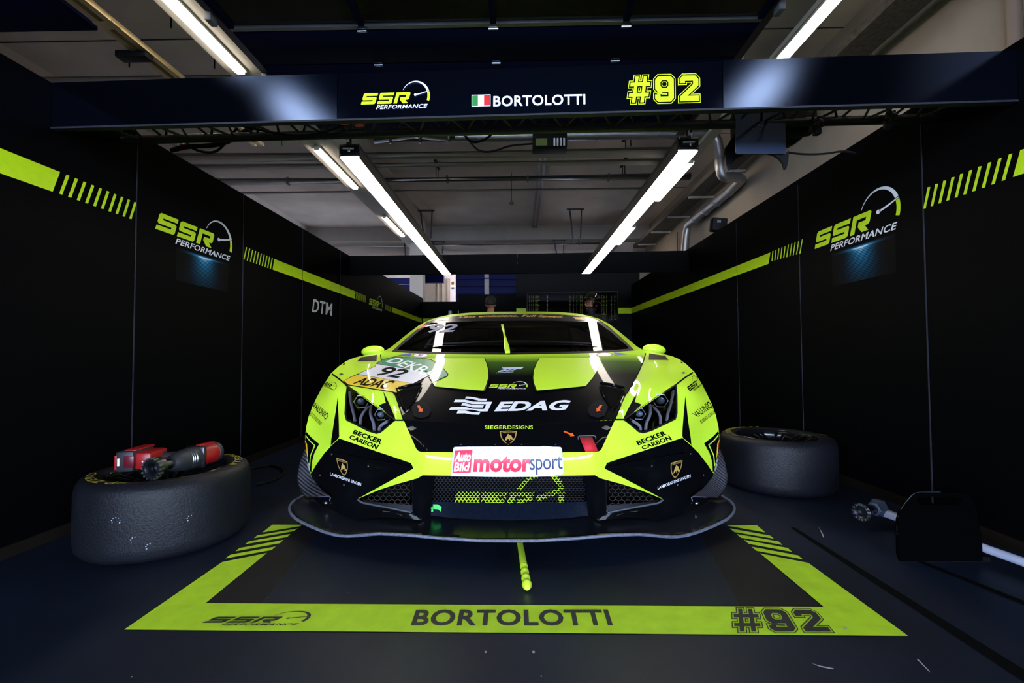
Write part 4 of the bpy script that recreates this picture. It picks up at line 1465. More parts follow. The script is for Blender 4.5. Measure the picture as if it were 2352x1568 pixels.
def sticker(name, shape, fn, m, off=.0012, maxlen=6.0, both=False, parent=None, label=None, smooth=True):
    """2D shape -> photo pixels (fn) -> laid on the body skin with a small lift"""
    sh = refine(xf(shape, fn) if fn else shape, maxlen)
    V, bad = [], set()
    for i, (u, v) in enumerate(sh[0]):
        p, n = hit(u, v)
        if p is None:
            bad.add(i)
            V.append(Vector((0, 2, 0)))
        else:
            V.append(p + (n * .6 + (CAM - p).normalized() * .4) * off)
    fs = [f for f in sh[1] if not any(i in bad for i in f) and max((V[f[k]] - V[f[k - 1]]).length for k in range(len(f))) < .18]
    used = sorted({i for f in fs for i in f})
    rm = {o: k for k, o in enumerate(used)}
    V = [V[i] for i in used]
    fs = [tuple(rm[i] for i in f) for f in fs]
    if not fs:
        print('EMPTY STICKER', name)
        return None
    res = None
    for s in ((0, 1) if both else (0,)):
        Q = [mir(p) for p in V] if s else V
        res = mesh_obj(name, Q, face_cam(Q, fs), m, parent or car, label, angle=60)
    return res


def poly(*L):
    return fill([list(L)])


def cp(x0, y0, sc, *pts):
    return fill([c3(x0, y0, sc, pts)])


def edge_line(name, pts, w, m, both=False):
    """thin line sticker following photo pixels"""
    sh = []
    for a, b in zip(pts, pts[1:]):
        d = Vector((b[0] - a[0], b[1] - a[1])).normalized() * w * .5
        nn = Vector((-d.y, d.x))
        e = d * .6
        sh.append(([(a[0] + nn.x - e.x, a[1] + nn.y - e.y), (b[0] + nn.x + e.x, b[1] + nn.y + e.y), (b[0] - nn.x + e.x, b[1] - nn.y + e.y), (a[0] - nn.x - e.x, a[1] - nn.y - e.y)], [(0, 1, 2, 3)]))
    return sticker(name, merge(*sh), None, m, off=.0022, both=both)


# livery blocks
NOSE = [(926, 962), (952, 1021), (956, 1030), (961, 1035.5), (967, 1037.5), (1042, 1038.6)]
mirx = lambda P, c=1170: [(2 * c - u, v) for u, v in reversed(P)]
nose_poly = NOSE + [(1170, 1040)] + [(1296, 1038.6), (1371, 1037.5), (1377, 1035.5), (1382, 1030), (1386, 1021), (1413.5, 962), (1355, 964), (1262, 967), (1240, 971), (1170, 971.5), (1099, 971), (1076, 967), (984, 964)]
sticker('nose_panel', fill([nose_poly]), None, M_BLACK)
sticker('spear_stripe', poly((776, 912), (778, 960), (779.5, 1007.5), (760, 1024.5), (761, 1010), (768, 965)), None, M_BLACK, both=True)
sticker('lamp_wedge', cp(640, 680, 4.356, (1046, 952), (1075, 1010), (1125, 1120), (1168, 1225), (1160, 1232), (1080, 1172), (1002, 1094), (1040, 1076), (1072, 1068)), None, M_BLACK, both=True, off=.002)
sticker('corner_graphic', poly((700, 987), (713.7, 1003), (733.3, 1019.2), (722, 1041), (716.3, 1063), (715.8, 1084), (712, 1084), (706, 1048), (700, 1012)), None, M_BLACK, both=True, maxlen=3)
edge_line('corner_stripe', [(701.8, 999), (712, 1012), (723.5, 1022.8), (713.4, 1046.6), (711.6, 1070)], 2.2, M_LIME, both=True)
sticker('corner_badge', poly((701, 1009), (706, 1020), (708.5, 1056), (703.5, 1035)), None, M_YEL, both=True, off=.003, maxlen=3)
sticker('corner_badge_red', poly((701.3, 1013), (703.6, 1020), (705, 1036), (703, 1030)), None, M_RED, both=True, off=.004, maxlen=3)

# panel gaps
edge_line('hood_gap', [(874, 815), (876, 830), (883, 854.5), (895, 886.7), (911, 916), (927, 965)], 2.4, M_DARK, both=True)
edge_line('fender_gap', [(761, 857.5), (780, 871), (798, 886.5), (860, 930.5), (908.5, 965), (927, 965)], 3.4, M_DARK, both=True)
edge_line('nose_gap', [(927, 966), (984, 969), (1076, 972.5), (1099, 976), (1170, 976.5), (1240, 976), (1262, 972.5), (1355, 969), (1412, 966)], 1.6, M_DARK)

# headlights
M_DRL = mat('lamp_light_guide', (.30, .30, .38), rough=.4)
M_BEZ = mat('lamp_bezel', (.42, .45, .50), rough=.3)
M_LENS = mat('lamp_lens', (.16, .21, .29), rough=.08, spec=.8, coat=1)
M_CLEAR = bpy.data.materials.new('clear_lamp_cover')
M_CLEAR.use_nodes = True
nt = M_CLEAR.node_tree
nt.nodes.clear()
q1, q2, q3, q4, q5 = [nt.nodes.new(k) for k in ('ShaderNodeOutputMaterial', 'ShaderNodeMixShader', 'ShaderNodeBsdfTransparent', 'ShaderNodeBsdfGlossy', 'ShaderNodeFresnel')]
q4.inputs['Roughness'].default_value = .01
nt.links.new(q5.outputs[0], q2.inputs[0])
nt.links.new(q3.outputs[0], q2.inputs[1])
nt.links.new(q4.outputs[0], q2.inputs[2])
nt.links.new(q2.outputs[0], q1.inputs[0])
cover, f_hl = patch('headlight', HLT, [(830, 945, 2.28)], M_CLEAR, step=5, both=True, reg=False, shift=.001)
bowl, _ = patch('lamp_housing', [(u, v, d + .010) for u, v, d in HLT], [(845, 950, 2.42), (830, 920, 2.50), (870, 970, 2.30), (815, 950, 2.43)], M_BLACK, step=6, both=True, reg=False, parent=cover)


def hl(u, v, back=.03):
    y = 2.3
    for _ in range(6):
        y = float(f_hl([img2(W(u, v, y))])[0])
    return W(u, v, y + back)


for s in (0, 1):
    mm = (lambda p: mir(p)) if s else (lambda p: p)
    for pts in ([(803, 900), (807, 930), (813, 951), (815, 966)], [(847, 933), (829, 954), (828, 975)], [(852, 932), (851, 955), (859, 972), (860, 988)], [(897, 963), (873, 978), (871, 988)]):
        P3 = [mm(hl(*c3(640, 680, 4.356, [((u - 640) * 4.356, (v - 680) * 4.356)])[0], .022)) for u, v in pts]
        MB().tube(P3, .0075, 8, smooth=1).obj('light_guide', M_DRL, cover[s])
    for cu_, cv, r in ((830, 922, .036), (875.5, 951.5, .030)):
        c = hl(cu_, cv, .018)
        ax = (CAM - c).normalized()
        x, y, _ = basis(ax)
        loop = [c + x * (r * 1.05 * math.cos(k * math.pi / 3)) + y * (r * math.sin(k * math.pi / 3)) for k in range(6)]
        bz = MB().tube([mm(p) for p in loop], .0028, 6, close=True).obj('lens_bezel', M_BEZ, cover[s])
        MB().ball(mm(c + ax * -.012), (r * .62, r * .45, r * .5), 20, 12).obj('lens', M_LENS, bz)
    rimp = [mm(W(u, v, d - .002)) for u, v, d in HLT]
    MB().tube(rimp, .0045, 6, close=True).obj('lamp_seal', M_MATT, cover[s])

# fender louvres, latches, hood plates, ducts
sticker('fender_louvre', poly((820, 829.8), (829, 820.5), (866, 814.5), (864.5, 829.5)), None, mat('bronze_mesh', (.02, .016, .012), rough=.6, noise=.6, nscale=160, spec=.12), both=True)
edge_line('louvre_lip', [(818, 832), (826, 837.5), (864, 838)], 2.2, mat('lime_pale_edge', (.60, .88, .12), rough=.3, coat=1), both=True)
sticker('fender_mark', cp(640, 680, 4.356, (612, 690), (630, 668), (668, 655), (660, 685), (640, 690)), None, M_BLACK, both=True)
for (u, v) in ((946.5, 983.5), (784, 859.8)):
    sticker('hood_latch', poly((u - 10.5, v), (u - 4, v - 4), (u + 2, v - 5), (u + 10.5, v), (u + 4, v + 4), (u - 3, v + 5)) if u > 900 else poly((u - 5, v), (u, v - 2.4), (u + 5, v), (u, v + 2.4)), None, M_STEEL, both=True, off=.004)
K = (640, 680, 4.356)
pl1 = sticker('pin_plate', cp(*K, (1372, 1062), (1430, 1050), (1500, 1092), (1529, 1150), (1500, 1205), (1422, 1227), (1355, 1207), (1322, 1110)), None, mat('dark_grey_plate', (.005, .0055, .008), rough=.6, spec=.04), both=True, off=.006)
edge_line('pin_plate_ring', [(960, 932), (968, 930), (972, 940), (977, 950), (970, 957), (960, 956), (956.5, 945), (960, 932)], .9, M_MATT, both=True)
arr = poly((958, 934), (963.5, 932.5), (968.3, 941), (971.5, 939.4), (970, 948), (960.5, 946.5), (963.5, 944.2))
ar = sticker('pin_arrow', arr, None, M_ORANGE, both=True, off=.009)
sticker('duct_shade', poly((911, 897), (940, 890), (969, 885.5), (960, 903), (950, 925), (941, 938), (930, 945), (925, 934), (919, 915)), None, M_DARK, both=True, off=.002)  # flat black patch, the shade inside the duct put into colour
for s in (0, 1):
    f = (lambda p: mir(p)) if s else (lambda p: p)
    L = [f(hit(u, v)[0] + Vector((0, -.006, .008))) for u, v in ((969, 886), (961, 904), (949, 925), (941, 938), (933, 945), (926, 936), (919, 915), (912, 898))]
    MB().tube(L, .0038, 8, smooth=1).obj('duct_lip', M_BLACK, car)
    L = [f(hit(u, v)[0] + Vector((0, -.016, .016))) for u, v in ((912, 899), (940, 892), (968, 887.5))]
    MB().tube(L, .009, 8, smooth=1).obj('duct_blade', M_BLACK, car)

# championship board on the car's right front (left in the photo)
K = (780, 780, 8.4)
sticker('board_edge', poly((788, 875), (805, 865.3), (822, 858.3), (862, 840.3), (863, 834.8), (866, 832.5), (878, 825.8), (908, 818.4), (970, 823), (991, 825.5), (1008, 835.8), (1022, 849), (1030, 858.5), (1028.5, 864.5), (995, 879.5), (978, 858),
                                (983, 864), (948, 882.5), (928, 893.5), (912, 903.5), (898, 900.8), (799, 885)), None, M_BLACK, off=.0015)
sticker('board_green', poly((864.5, 835), (878, 827.2), (908.6, 819.6), (969, 824.2), (989.5, 826.8), (1006, 836.9), (1020.5, 850), (1027.8, 858.8), (1026.4, 863.2), (995.5, 877.2), (977.6, 854.2)), None, M_GREEN, off=.003)
sticker('board_white', poly((864, 836), (862.7, 841.3), (822.9, 859.5), (938, 879.3), (948.5, 881), (982.4, 863.3), (977.6, 854.6)), None, M_WHITEC, off=.003)
sticker('board_yellow', poly((822.3, 860.4), (938, 879.8), (946.5, 881.4), (927.6, 892), (911, 901.8), (899, 899.2), (800.2, 883.2), (790, 874.8), (805.6, 866.8)), None, M_YEL, off=.003)
sticker('board_lettering', text2d('DEKRA', .012, .25), quad((884, 830.5), (990.5, 872), (1007.5, 851.5), (907, 821), bulge=2.5), M_WHITE, off=.0045, maxlen=4)
sticker('board_lettering', text2d('ADAC', .022, .25, .95), quad((810, 881.5), (889, 895.2), (909.5, 875.2), (828, 866.2)), M_BLACK, off=.0045, maxlen=4)
sticker('board_number', text2d('92', .02, .2, .95), quad((863, 862.5), (915.5, 869.8), (943.5, 850.5), (886, 841.3)), M_BLACK, off=.0045, maxlen=4)
edge_line('board_gap', [(876, 831), (883, 854.5), (895, 886.7), (899, 896)], 1.6, M_DARK)

# cowl stickers
sticker('cowl_triangle', poly((911, 816), (941.5, 819.3), (947, 810.8)), None, M_BLUE, both=True, off=.002, maxlen=4)
ov = [(966 + 19 * math.cos(k * .3142), 816.4 + 4.6 * math.sin(k * .3142)) for k in range(20)]
ov2 = [(966 + 16 * math.cos(k * .3142), 816.4 + 3.6 * math.sin(k * .3142)) for k in range(20)]
sticker('cowl_oval', fill([ov]), None, M_WHITE, both=True, off=.002, maxlen=4)
sticker('cowl_oval_ring', fill([ov, ov2]), None, mat('maroon_vinyl', (.18, .01, .06), rough=.4), both=True, off=.003, maxlen=4)
sticker('cowl_letter', text2d('E', .03, .2), quad((958, 818.8), (972, 819), (974, 813.8), (961, 813.6)), MATS['maroon_vinyl'], off=.0035, maxlen=4)

# hood lettering
K = (1000, 800, 5.058)
sticker('sponsor_lettering', text2d('EDAG', .04, .22, 1.0), quad((1135, 945), (1307.5, 942), (1311.5, 918.5), (1140, 923)), M_WHITE, off=.002, maxlen=5)
edag = merge(cp(*K, (362, 560), (440, 566), (520, 585), (604, 587), (590, 612), (510, 610), (430, 590), (345, 583)),
             cp(*K, (230, 597), (345, 597), (440, 620), (660, 622), (606, 733), (515, 733), (430, 712), (160, 714), (178, 684), (345, 682), (440, 704), (565, 706), (592, 650), (430, 648), (340, 625), (213, 626)),
             cp(*K, (313, 638), (350, 638), (440, 660), (563, 662), (550, 690), (430, 688), (340, 666), (298, 665)),
             cp(*K, (262, 722), (345, 723), (430, 742), (522, 742), (508, 772), (420, 768), (345, 755), (248, 757)))
sticker('sponsor_symbol', edag, None, M_WHITE, off=.002, maxlen=5)
hf = lambda s, t: (1123 + s * 15.0, 890.4 - t * 7.4)
sticker('team_logo', LOGO_L, hf, M_LIME, off=.002, maxlen=5)
sticker('team_logo_script', LOGO_W, hf, M_WHITE, off=.002, maxlen=5)
M_SILV = mat('pale_blue_silver', (.55, .62, .78), rough=.35)
sticker('anniversary_mark', merge(xf(text2d('60', .03, .45), quad((1142, 854.5), (1180, 852.5), (1193, 845), (1151, 847))),
                                  poly((1152, 844), (1156, 847), (1204, 842.5), (1196, 848), (1190, 847.3), (1160, 848)), poly((1139, 856), (1178, 853.5), (1180, 854.5), (1140, 857))), None, M_SILV, off=.002, maxlen=5)
sticker('designer_lettering', text2d('SIEGER', .014, 0, 1.05), quad((1113.5, 986), (1164.5, 986), (1164.5, 977.7), (1113.5, 977.7)), M_LIME, off=.003, maxlen=5)
sticker('designer_lettering', text2d('DESIGNS', 0, 0, 1.05), quad((1166, 986), (1223.8, 986), (1223.8, 977.7), (1166, 977.7)), M_LIME, off=.003, maxlen=5)


# crests
def crest(fn):
    out = [(0, 1), (.12, 1.02), (.5, 1.05), (.88, 1.02), (1, 1), (.985, .78), (.93, .52), (.80, .27), (.65, .10), (.5, 0), (.35, .10), (.20, .27), (.07, .52), (.015, .78)]
    inn = [(.5 + (x - .5) * .86, .5 + (y - .5) * .87 + .01) for x, y in out]
    b = sticker('crest', fill([out]), fn, M_BLACK, off=.003, maxlen=4)
    sticker('crest_border', fill([out, inn]), fn, M_GOLD, off=.0045, maxlen=4, parent=b)
    bull = [(.26, .30), (.32, .38), (.36, .55), (.42, .66), (.47, .75), (.44, .80), (.50, .78), (.56, .80), (.54, .74), (.66, .70), (.72, .58), (.76, .44), (.84, .48), (.80, .38), (.70, .36), (.66, .48), (.60, .40), (.62, .32), (.55, .33), (.54, .42), (.46, .42), (.40, .34), (.34, .33)]
    sticker('crest_bull', fill([bull]), fn, mat('bright_gold', (.75, .48, .13), rough=.35, metal=.4), off=.0045, maxlen=4, parent=b)
    sticker('crest_lettering', text2d('LAMBORGHINI', .01, 0), lambda s, t: fn(.12 + s * .76, .86 + t * .09), M_GOLD, off=.0045, maxlen=4, parent=b)


crest(quad((1148, 1022), (1187, 1022), (1187, 991), (1148, 991)))
crest(lambda s, t: (773.6 + 25.4 * s + (t - 1) * -4.5 + (1 - t) * .2, 1051.8 + 8 * s + (1 - t) * 36.5))
crest(lambda s, t: (1540 + 26.8 * s - (1 - t) * 3.6, 1063.5 - 6.9 * s + (1 - t) * 38))
sticker('dealer_lettering', text2d('LAMBORGHINI SINGEN', .012, 0, 1.06), quad((758.9, 1091), (829.4, 1116), (829.9, 1109), (759, 1084)), M_WHITE, off=.002, maxlen=4)
sticker('dealer_lettering', text2d('LAMBORGHINI SINGEN', .012, 0, 1.06), quad((1510.5, 1124), (1585.8, 1095.6), (1585, 1088.3), (1510.5, 1117.2)), M_WHITE, off=.002, maxlen=4)
# bumper lettering
for q in (('BECKER', (809, 995.4), (875, 1021), (881, 1010), (815, 986.5)), ('CARBON', (801, 1006.5), (864.5, 1032.2), (871.5, 1022), (806, 998)),
          ('BECKER', (1466, 1023), (1532.5, 998.5), (1525.5, 988.5), (1460, 1013)), ('CARBON', (1476.5, 1033), (1543.5, 1010), (1536.5, 999.5), (1471.5, 1025))):
    sticker('sponsor_lettering', text2d(q[0], .042, 0, 1.05), quad(*q[1:]), M_BLACK, off=.002, maxlen=4)
sticker('sponsor_lettering', text2d('VALUNIQ', .018, 0, 1.05), quad((717, 936.5), (747.5, 966.5), (756.5, 951), (722, 922)), M_BLACK, off=.002, maxlen=3)
sticker('sponsor_small_print', text2d('BUSINESS CONSULTING', 0, 0), quad((703, 944), (735.5, 977), (740.5, 971), (706, 935)), M_BLACK, off=.002, maxlen=3)
sticker('sponsor_lettering', text2d('VALUNIQ', .018, 0, 1.05), quad((1604, 960.5), (1638, 938), (1628, 920), (1589, 949.5)), M_BLACK, off=.002, maxlen=3)
sticker('sponsor_small_print', text2d('BUSINESS CONSULTING', 0, 0), quad((1610.5, 973.5), (1650, 943), (1649, 934), (1607.5, 966)), M_BLACK, off=.002, maxlen=3)
sticker('team_logo', merge(LOGO_L, LOGO_W), lambda s, t: (735 + s * 6.1 + t * 2.2, 878.5 + s * 2.8 - t * 7.2), M_BLACK, off=.002, maxlen=3)
sticker('team_logo', merge(LOGO_L, LOGO_W), lambda s, t: (1584 + s * 4.6 - t * 7.6, 899.5 - s * 3.7 - t * 9.5), M_BLACK, off=.002, maxlen=3)

# plate over the nose bar
M_PLATE = mat('white_plate', (.80, .80, .83), rough=.35)
plp = [(1044.5, 1027), (1110, 1026.3), (1166, 1026), (1225, 1026.3), (1286.5, 1027), (1289.7, 1029.5), (1293.5, 1062), (1297.3, 1092.5), (1240, 1094), (1166, 1095), (1095, 1094), (1035, 1092), (1038.5, 1060), (1041.7, 1029.5)]
plate = sticker('sponsor_plate', fill([plp]), None, M_PLATE, off=.008, maxlen=12)
plate.modifiers.new('thickness', 'SOLIDIFY').thickness = .004
K = (1000, 800, 5.058)
sticker('plate_block', cp(*K, (231, 1190), (433, 1185), (412, 1434), (203, 1439)), None, M_PINK, off=.0105, parent=plate)
sticker('plate_lettering', merge(xf(text2d('Auto', .03, .15), quad(*c3(*K, [(222, 1312), (408, 1310), (424, 1200), (246, 1206)]))), xf(text2d('Bild', .03, .05), quad(*c3(*K, [(217, 1422), (390, 1418), (408, 1318), (228, 1320)])))), None, M_WHITE, off=.012, parent=plate)
sticker('plate_lettering', text2d('motor', .04, 0, 1.0), quad(*c3(*K, [(440, 1430), (1112, 1428), (1120, 1245), (456, 1245)])), M_PINK, off=.0105, parent=plate)
sticker('plate_lettering', text2d('sport', .0, 0, .95), quad(*c3(*K, [(1098, 1466), (1478, 1452), (1466, 1252), (1098, 1258)])), M_NAVYP, off=.0115, parent=plate)
br = [hit(u, v)[0] + Vector((0, -.006, 0)) for u, v in ((1037, 1030), (1037, 1022), (1042, 1018.5), (1100, 1017.5), (1170, 1018), (1236, 1017.5), (1292, 1018.5), (1297, 1022), (1297.5, 1032))]
MB().tube(br, .0025, 6, smooth=1).obj('plate_bracket', M_BLACK, car)
for u in (1059, 1138, 1198, 1276):
    MB().ball(hit(u, 1020)[0], .005).obj('rivet', M_DSTEEL, car)

# tow strap, arrow
for k in range(1):
    T = [hit(u, v)[0] for u, v in ((1331.5, 1003.5), (1359.5, 1002.5), (1365, 1020), (1372, 1036), (1344, 1037.5), (1337, 1021))]
    o = Vector((0, -1, .15))
    T = [T[0] + o * .004, T[1] + o * .004, T[2] + o * .03, T[3] + o * .022, T[4] + o * .022, T[5] + o * .03]
    mb = MB()
    mb.add(T, [(0, 1, 2, 5), (5, 2, 3, 4)])
    st = mb.obj('tow_strap', mat('red_webbing', (.55, .006, .02), rough=.7, bump=.2, bscale=300), car, angle=80)
    st.modifiers.new('thickness', 'SOLIDIFY').thickness = .004
sl = [hit(u, v)[0] + Vector((0, -.003, .001)) for u, v in ((1328, 1009), (1327.5, 1003), (1331, 1001), (1363, 1000.5), (1368, 1002), (1368, 1008))]
MB().tube(sl, .0018, 6).obj('strap_slot', M_GREY, car)
sticker('strap_arrow', poly((1294.3, 992.2), (1296, 989.3), (1312.7, 996.3), (1314, 993.8), (1319.5, 1001.4), (1308.8, 1002.3), (1310.4, 999.3)), None, M_ORANGE, off=.003)

# screen lettering and wiper
sticker('strip_lettering', text2d('Less emissions. Full Speed.', .03, .3, 1.06), quad((1052.8, 732.4), (1294, 731.6), (1294.4, 724.6), (1054.5, 725.4), bulge=2.4), M_GOLD, off=.003, maxlen=5)
for q in ([(1006, 735.9), (1030, 734.5), (1032.5, 729.2), (1010, 730.7)], [(1316, 728.2), (1338, 729), (1341.5, 734.2), (1322, 733.6)]):
    sticker('strip_badge', fill([q]), None, M_GOLD, off=.003)
sticker('screen_number', text2d('92', .035, .2), quad((981.4, 764.4), (1043.3, 763), (1054, 743.6), (989, 744)), mat('slate_vinyl', (.08, .10, .18), rough=.5, spec=.2), off=.003)
sticker('screen_badge_red', poly((957.8, 757.4), (971.8, 745.9), (984.6, 746.2), (971.8, 751.7)), None, mat('scarlet_vinyl', (.75, .08, .04), rough=.4), off=.003)
sticker('screen_badge_white', poly((985.5, 746.2), (1001, 744.6), (998, 746.6), (972.8, 751.9)), None, M_WHITE, off=.003)
wp = sticker('wiper', poly((1150.5, 748.5), (1156.5, 748.5), (1159.5, 764), (1160.5, 772), (1164.5, 785), (1170.5, 803), (1171.5, 813), (1160.5, 813.2), (1158.5, 804), (1158, 785), (1156.5, 768), (1155, 763)), None, M_LIME, off=.03, maxlen=5)
wp.modifiers.new('thickness', 'SOLIDIFY').thickness = .012
MB().ball(W(1153.5, 751, on_glass(1153.5, 751) - .04), .006).obj('wiper_pivot', M_MATT, wp)
MB().cyl(W(1034, 723, 4.7), W(1034, 714, 4.7), .02).obj('roof_camera_pod', mat('slate_blue', (.03, .05, .09), rough=.5), car)
MB().cyl(W(1053, 719, 4.5), W(1052.6, 713, 4.5), .004, n=6).obj('aerial', M_STEEL, car)
for u, v in ((762, 1043), (846, 1070.5), (790, 1113.5), (735, 1091)):
    p, n = hit(u, v)
    for q in (p, mir(p)):
        MB().ball(q, (.0055, .004, .0055), 12, 8).obj('screw', M_DSTEEL, car)
for s in (0,):
    T = mat('green_tape', (.06, .62, .12), rough=.45, emit=0)
    K = (980, 1080, 6.19)
    g1 = sticker('tape', cp(*K, (90, 484), (158, 485), (216, 520), (200, 588), (165, 555), (95, 550)), None, T, off=.006)
    sticker('tape', cp(*K, (48, 525), (88, 514), (95, 585), (66, 590)), None, T, off=.006)

# ------------------------------------------------------------------ sign fascia, trusses, light bars
M_FASC = bpy.data.materials.new('navy_fascia')
M_FASC.use_nodes = True
nt = M_FASC.node_tree
nt.nodes.clear()
q1, q2, q3, q4 = [nt.nodes.new(k) for k in ('ShaderNodeOutputMaterial', 'ShaderNodeAddShader', 'ShaderNodeBsdfDiffuse', 'ShaderNodeBsdfAnisotropic')]
q3.inputs[0].default_value = (.0008, .001, .002, 1)
q4.distribution = 'BECKMANN'
q4.inputs['Color'].default_value = (.075, .115, .235, 1)
q4.inputs['Roughness'].default_value = .175
nt.links.new(q3.outputs[0], q2.inputs[0])
nt.links.new(q4.outputs[0], q2.inputs[1])
nt.links.new(q2.outputs[0], q1.inputs[0])
fA, fB = Vector((XL, WX(120, 183, XL).y, 0)), Vector((XR, WX(2334, 126, XR).y, 0))
fdir = (fB - fA).normalized()
fn_ = Vector((fdir.y, -fdir.x, 0))          # faces the camera
if fn_.y > 0:
    fn_ = -fn_
ZT, ZL = 2.112, 1.902
sign = empty('sign_fascia', ((fA.x + fB.x) / 2, (fA.y + fB.y) / 2, ZL), 'long navy sign fascia across the front of the bay with driver name and number', 'sign')


def on_sign(u, v):
    d = ray(u, v)
    t = (fA - CAM).dot(fn_) / d.dot(fn_)
    return CAM + d * t


cuts = [fA, on_sign(775, 230), on_sign(1660, 200), fB]
for k, (a, b) in enumerate(zip(cuts, cuts[1:])):
    a, b = Vector((a.x, a.y, 0)), Vector((b.x, b.y, 0))
    g = (b - a).normalized() * .0012
    tilt = (0.0, .005, -.003)[k]
    loop = [a + g + Vector((0, 0, ZL)), b - g + Vector((0, 0, ZL)), b - g + Vector((0, 0, ZT)) - fn_ * tilt, a + g + Vector((0, 0, ZT)) - fn_ * tilt]
    MB().prism(loop, -fn_ * .035).obj('fascia_panel', M_FASC, sign)
ed = MB().span(fA + Vector((0, 0, ZL - .004)) + fn_ * -.012, fB + Vector((0, 0, ZL - .004)) + fn_ * -.012, .03, .008).obj('lower_trim', M_SEAM, sign)


def sdec(name, shape, fn, m, lift=0.0005, parent=sign):
    return flat_decal(name, shape, lambda s, t: on_sign(*fn(s, t)) + fn_ * lift, fn_, m, parent)


M_LIMES = mat('lime_print', (.62, .78, .008), rough=.4, spec=.3)
M_WHITES = mat('white_print', (.86, .87, .9), rough=.4)
ex = Vector(((943 - 829) / 4.43, (236 - 240.5) / 4.43))
sf = lambda s, t: (829.3 + s * 25.9 * 1.03, 240.8 - s * .82 - t * 25.6)
sdec('team_logo', LOGO_L, sf, M_LIMES)
sdec('team_logo_script', LOGO_W, sf, M_WHITES)
K = (820, 170, 2.94)
flag = sdec('flag', ([(0, 0), (1, 0), (1, 1), (0, 1)], [(0, 1, 2, 3)]), quad(*c3(*K, [(774, 223), (902, 218), (902, 139), (774, 143)])), M_WHITES)
sdec('flag_green', ([(0, 0), (1, 0), (1, 1), (0, 1)], [(0, 1, 2, 3)]), quad(*c3(*K, [(778, 219), (817, 217), (817, 146), (778, 148)])), mat('flag_green_print', (.01, .22, .03), rough=.4), .001, flag)
sdec('flag_red', ([(0, 0), (1, 0), (1, 1), (0, 1)], [(0, 1, 2, 3)]), quad(*c3(*K, [(858, 216), (898, 214), (898, 143), (858, 145)])), mat('flag_red_print', (.65, .006, .01), rough=.4), .001, flag)
sdec('driver_lettering', text2d('BORTOLOTTI', .022, 0, 1.06), quad(*c3(*K, [(920, 222), (1542, 207), (1541, 136), (921, 150)])), M_WHITES)
nq = quad(*c3(*K, [(1836, 199), (2310, 187), (2306, 6), (1838, 17)]))
sdec('start_number', NUM92, lambda s, t: nq(s / 2.83, t), M_LIMES)

M_TRUSS = mat('black_truss_paint', (.006, .006, .007), rough=.45, spec=.4)


def truss(label, A, B, back, zc, group='lighting trusses'):
    o = empty('truss', (A + B) / 2 + Vector((0, 0, zc)), label, 'truss', group)
    f0, f1 = A + Vector((0, 0, zc)), B + Vector((0, 0, zc))
    r0, r1 = f0 + back, f1 + back
    t0, t1 = f0 + back * .5 + Vector((0, 0, .115)), f1 + back * .5 + Vector((0, 0, .115))
    for a, b in ((f0, f1), (r0, r1), (t0, t1)):
        MB().cyl(a, b, .0225, n=14).obj('chord', M_TRUSS, o)
    mb = MB()
    L = (B - A).length
    k = int(L / .24)
    for i in range(k):
        s, e = i / k, (i + 1) / k
        m_ = (s + e) / 2
        for (p, q), (w, z) in (((f0, f1), (r0, r1)), ((r0, r1), (t0, t1))):
            mb.cyl(p.lerp(q, s), w.lerp(z, m_), .006, n=6)
            mb.cyl(w.lerp(z, m_), p.lerp(q, e), .006, n=6)
    mb.obj('lacing', M_TRUSS, o)
    return o


bk = -fn_ * .27
A0 = fA - fn_ * .065 + fdir * .02
B0 = fB - fn_ * .065 - fdir * .02
truss('black lighting truss just behind the navy sign fascia', A0, B0, bk, 2.0)
truss('black truss at the far end behind the rear fascia', Vector((XL + .03, 5.83, 0)), Vector((XR - .03, 5.78, 0)), Vector((0, .27, 0)), 1.98)

rf = empty('rear_fascia', (0, 5.68, 1.87), 'plain black fascia across the far end above the car', 'fascia')
MB().prism([Vector((XL, 5.72, 1.865)), Vector((-.03, 5.69, 1.865)), Vector((-.03, 5.69, 2.11)), Vector((XL, 5.72, 2.11))], (0, .035, 0)).obj('fascia_panel', M_DECK, rf)
MB().prism([Vector((-.028, 5.69, 1.865)), Vector((XR, 5.66, 1.865)), Vector((XR, 5.66, 2.125)), Vector((-.028, 5.69, 2.11))], (0, .035, 0)).obj('fascia_panel', M_DECK, rf)

M_LED = mat('led_diffuser', (1.0, .90, .80), rough=.5, emit=LED, ecol='fff3e6')
M_ALU = mat('black_anodised', (.008, .008, .014), rough=.4, spec=.5)


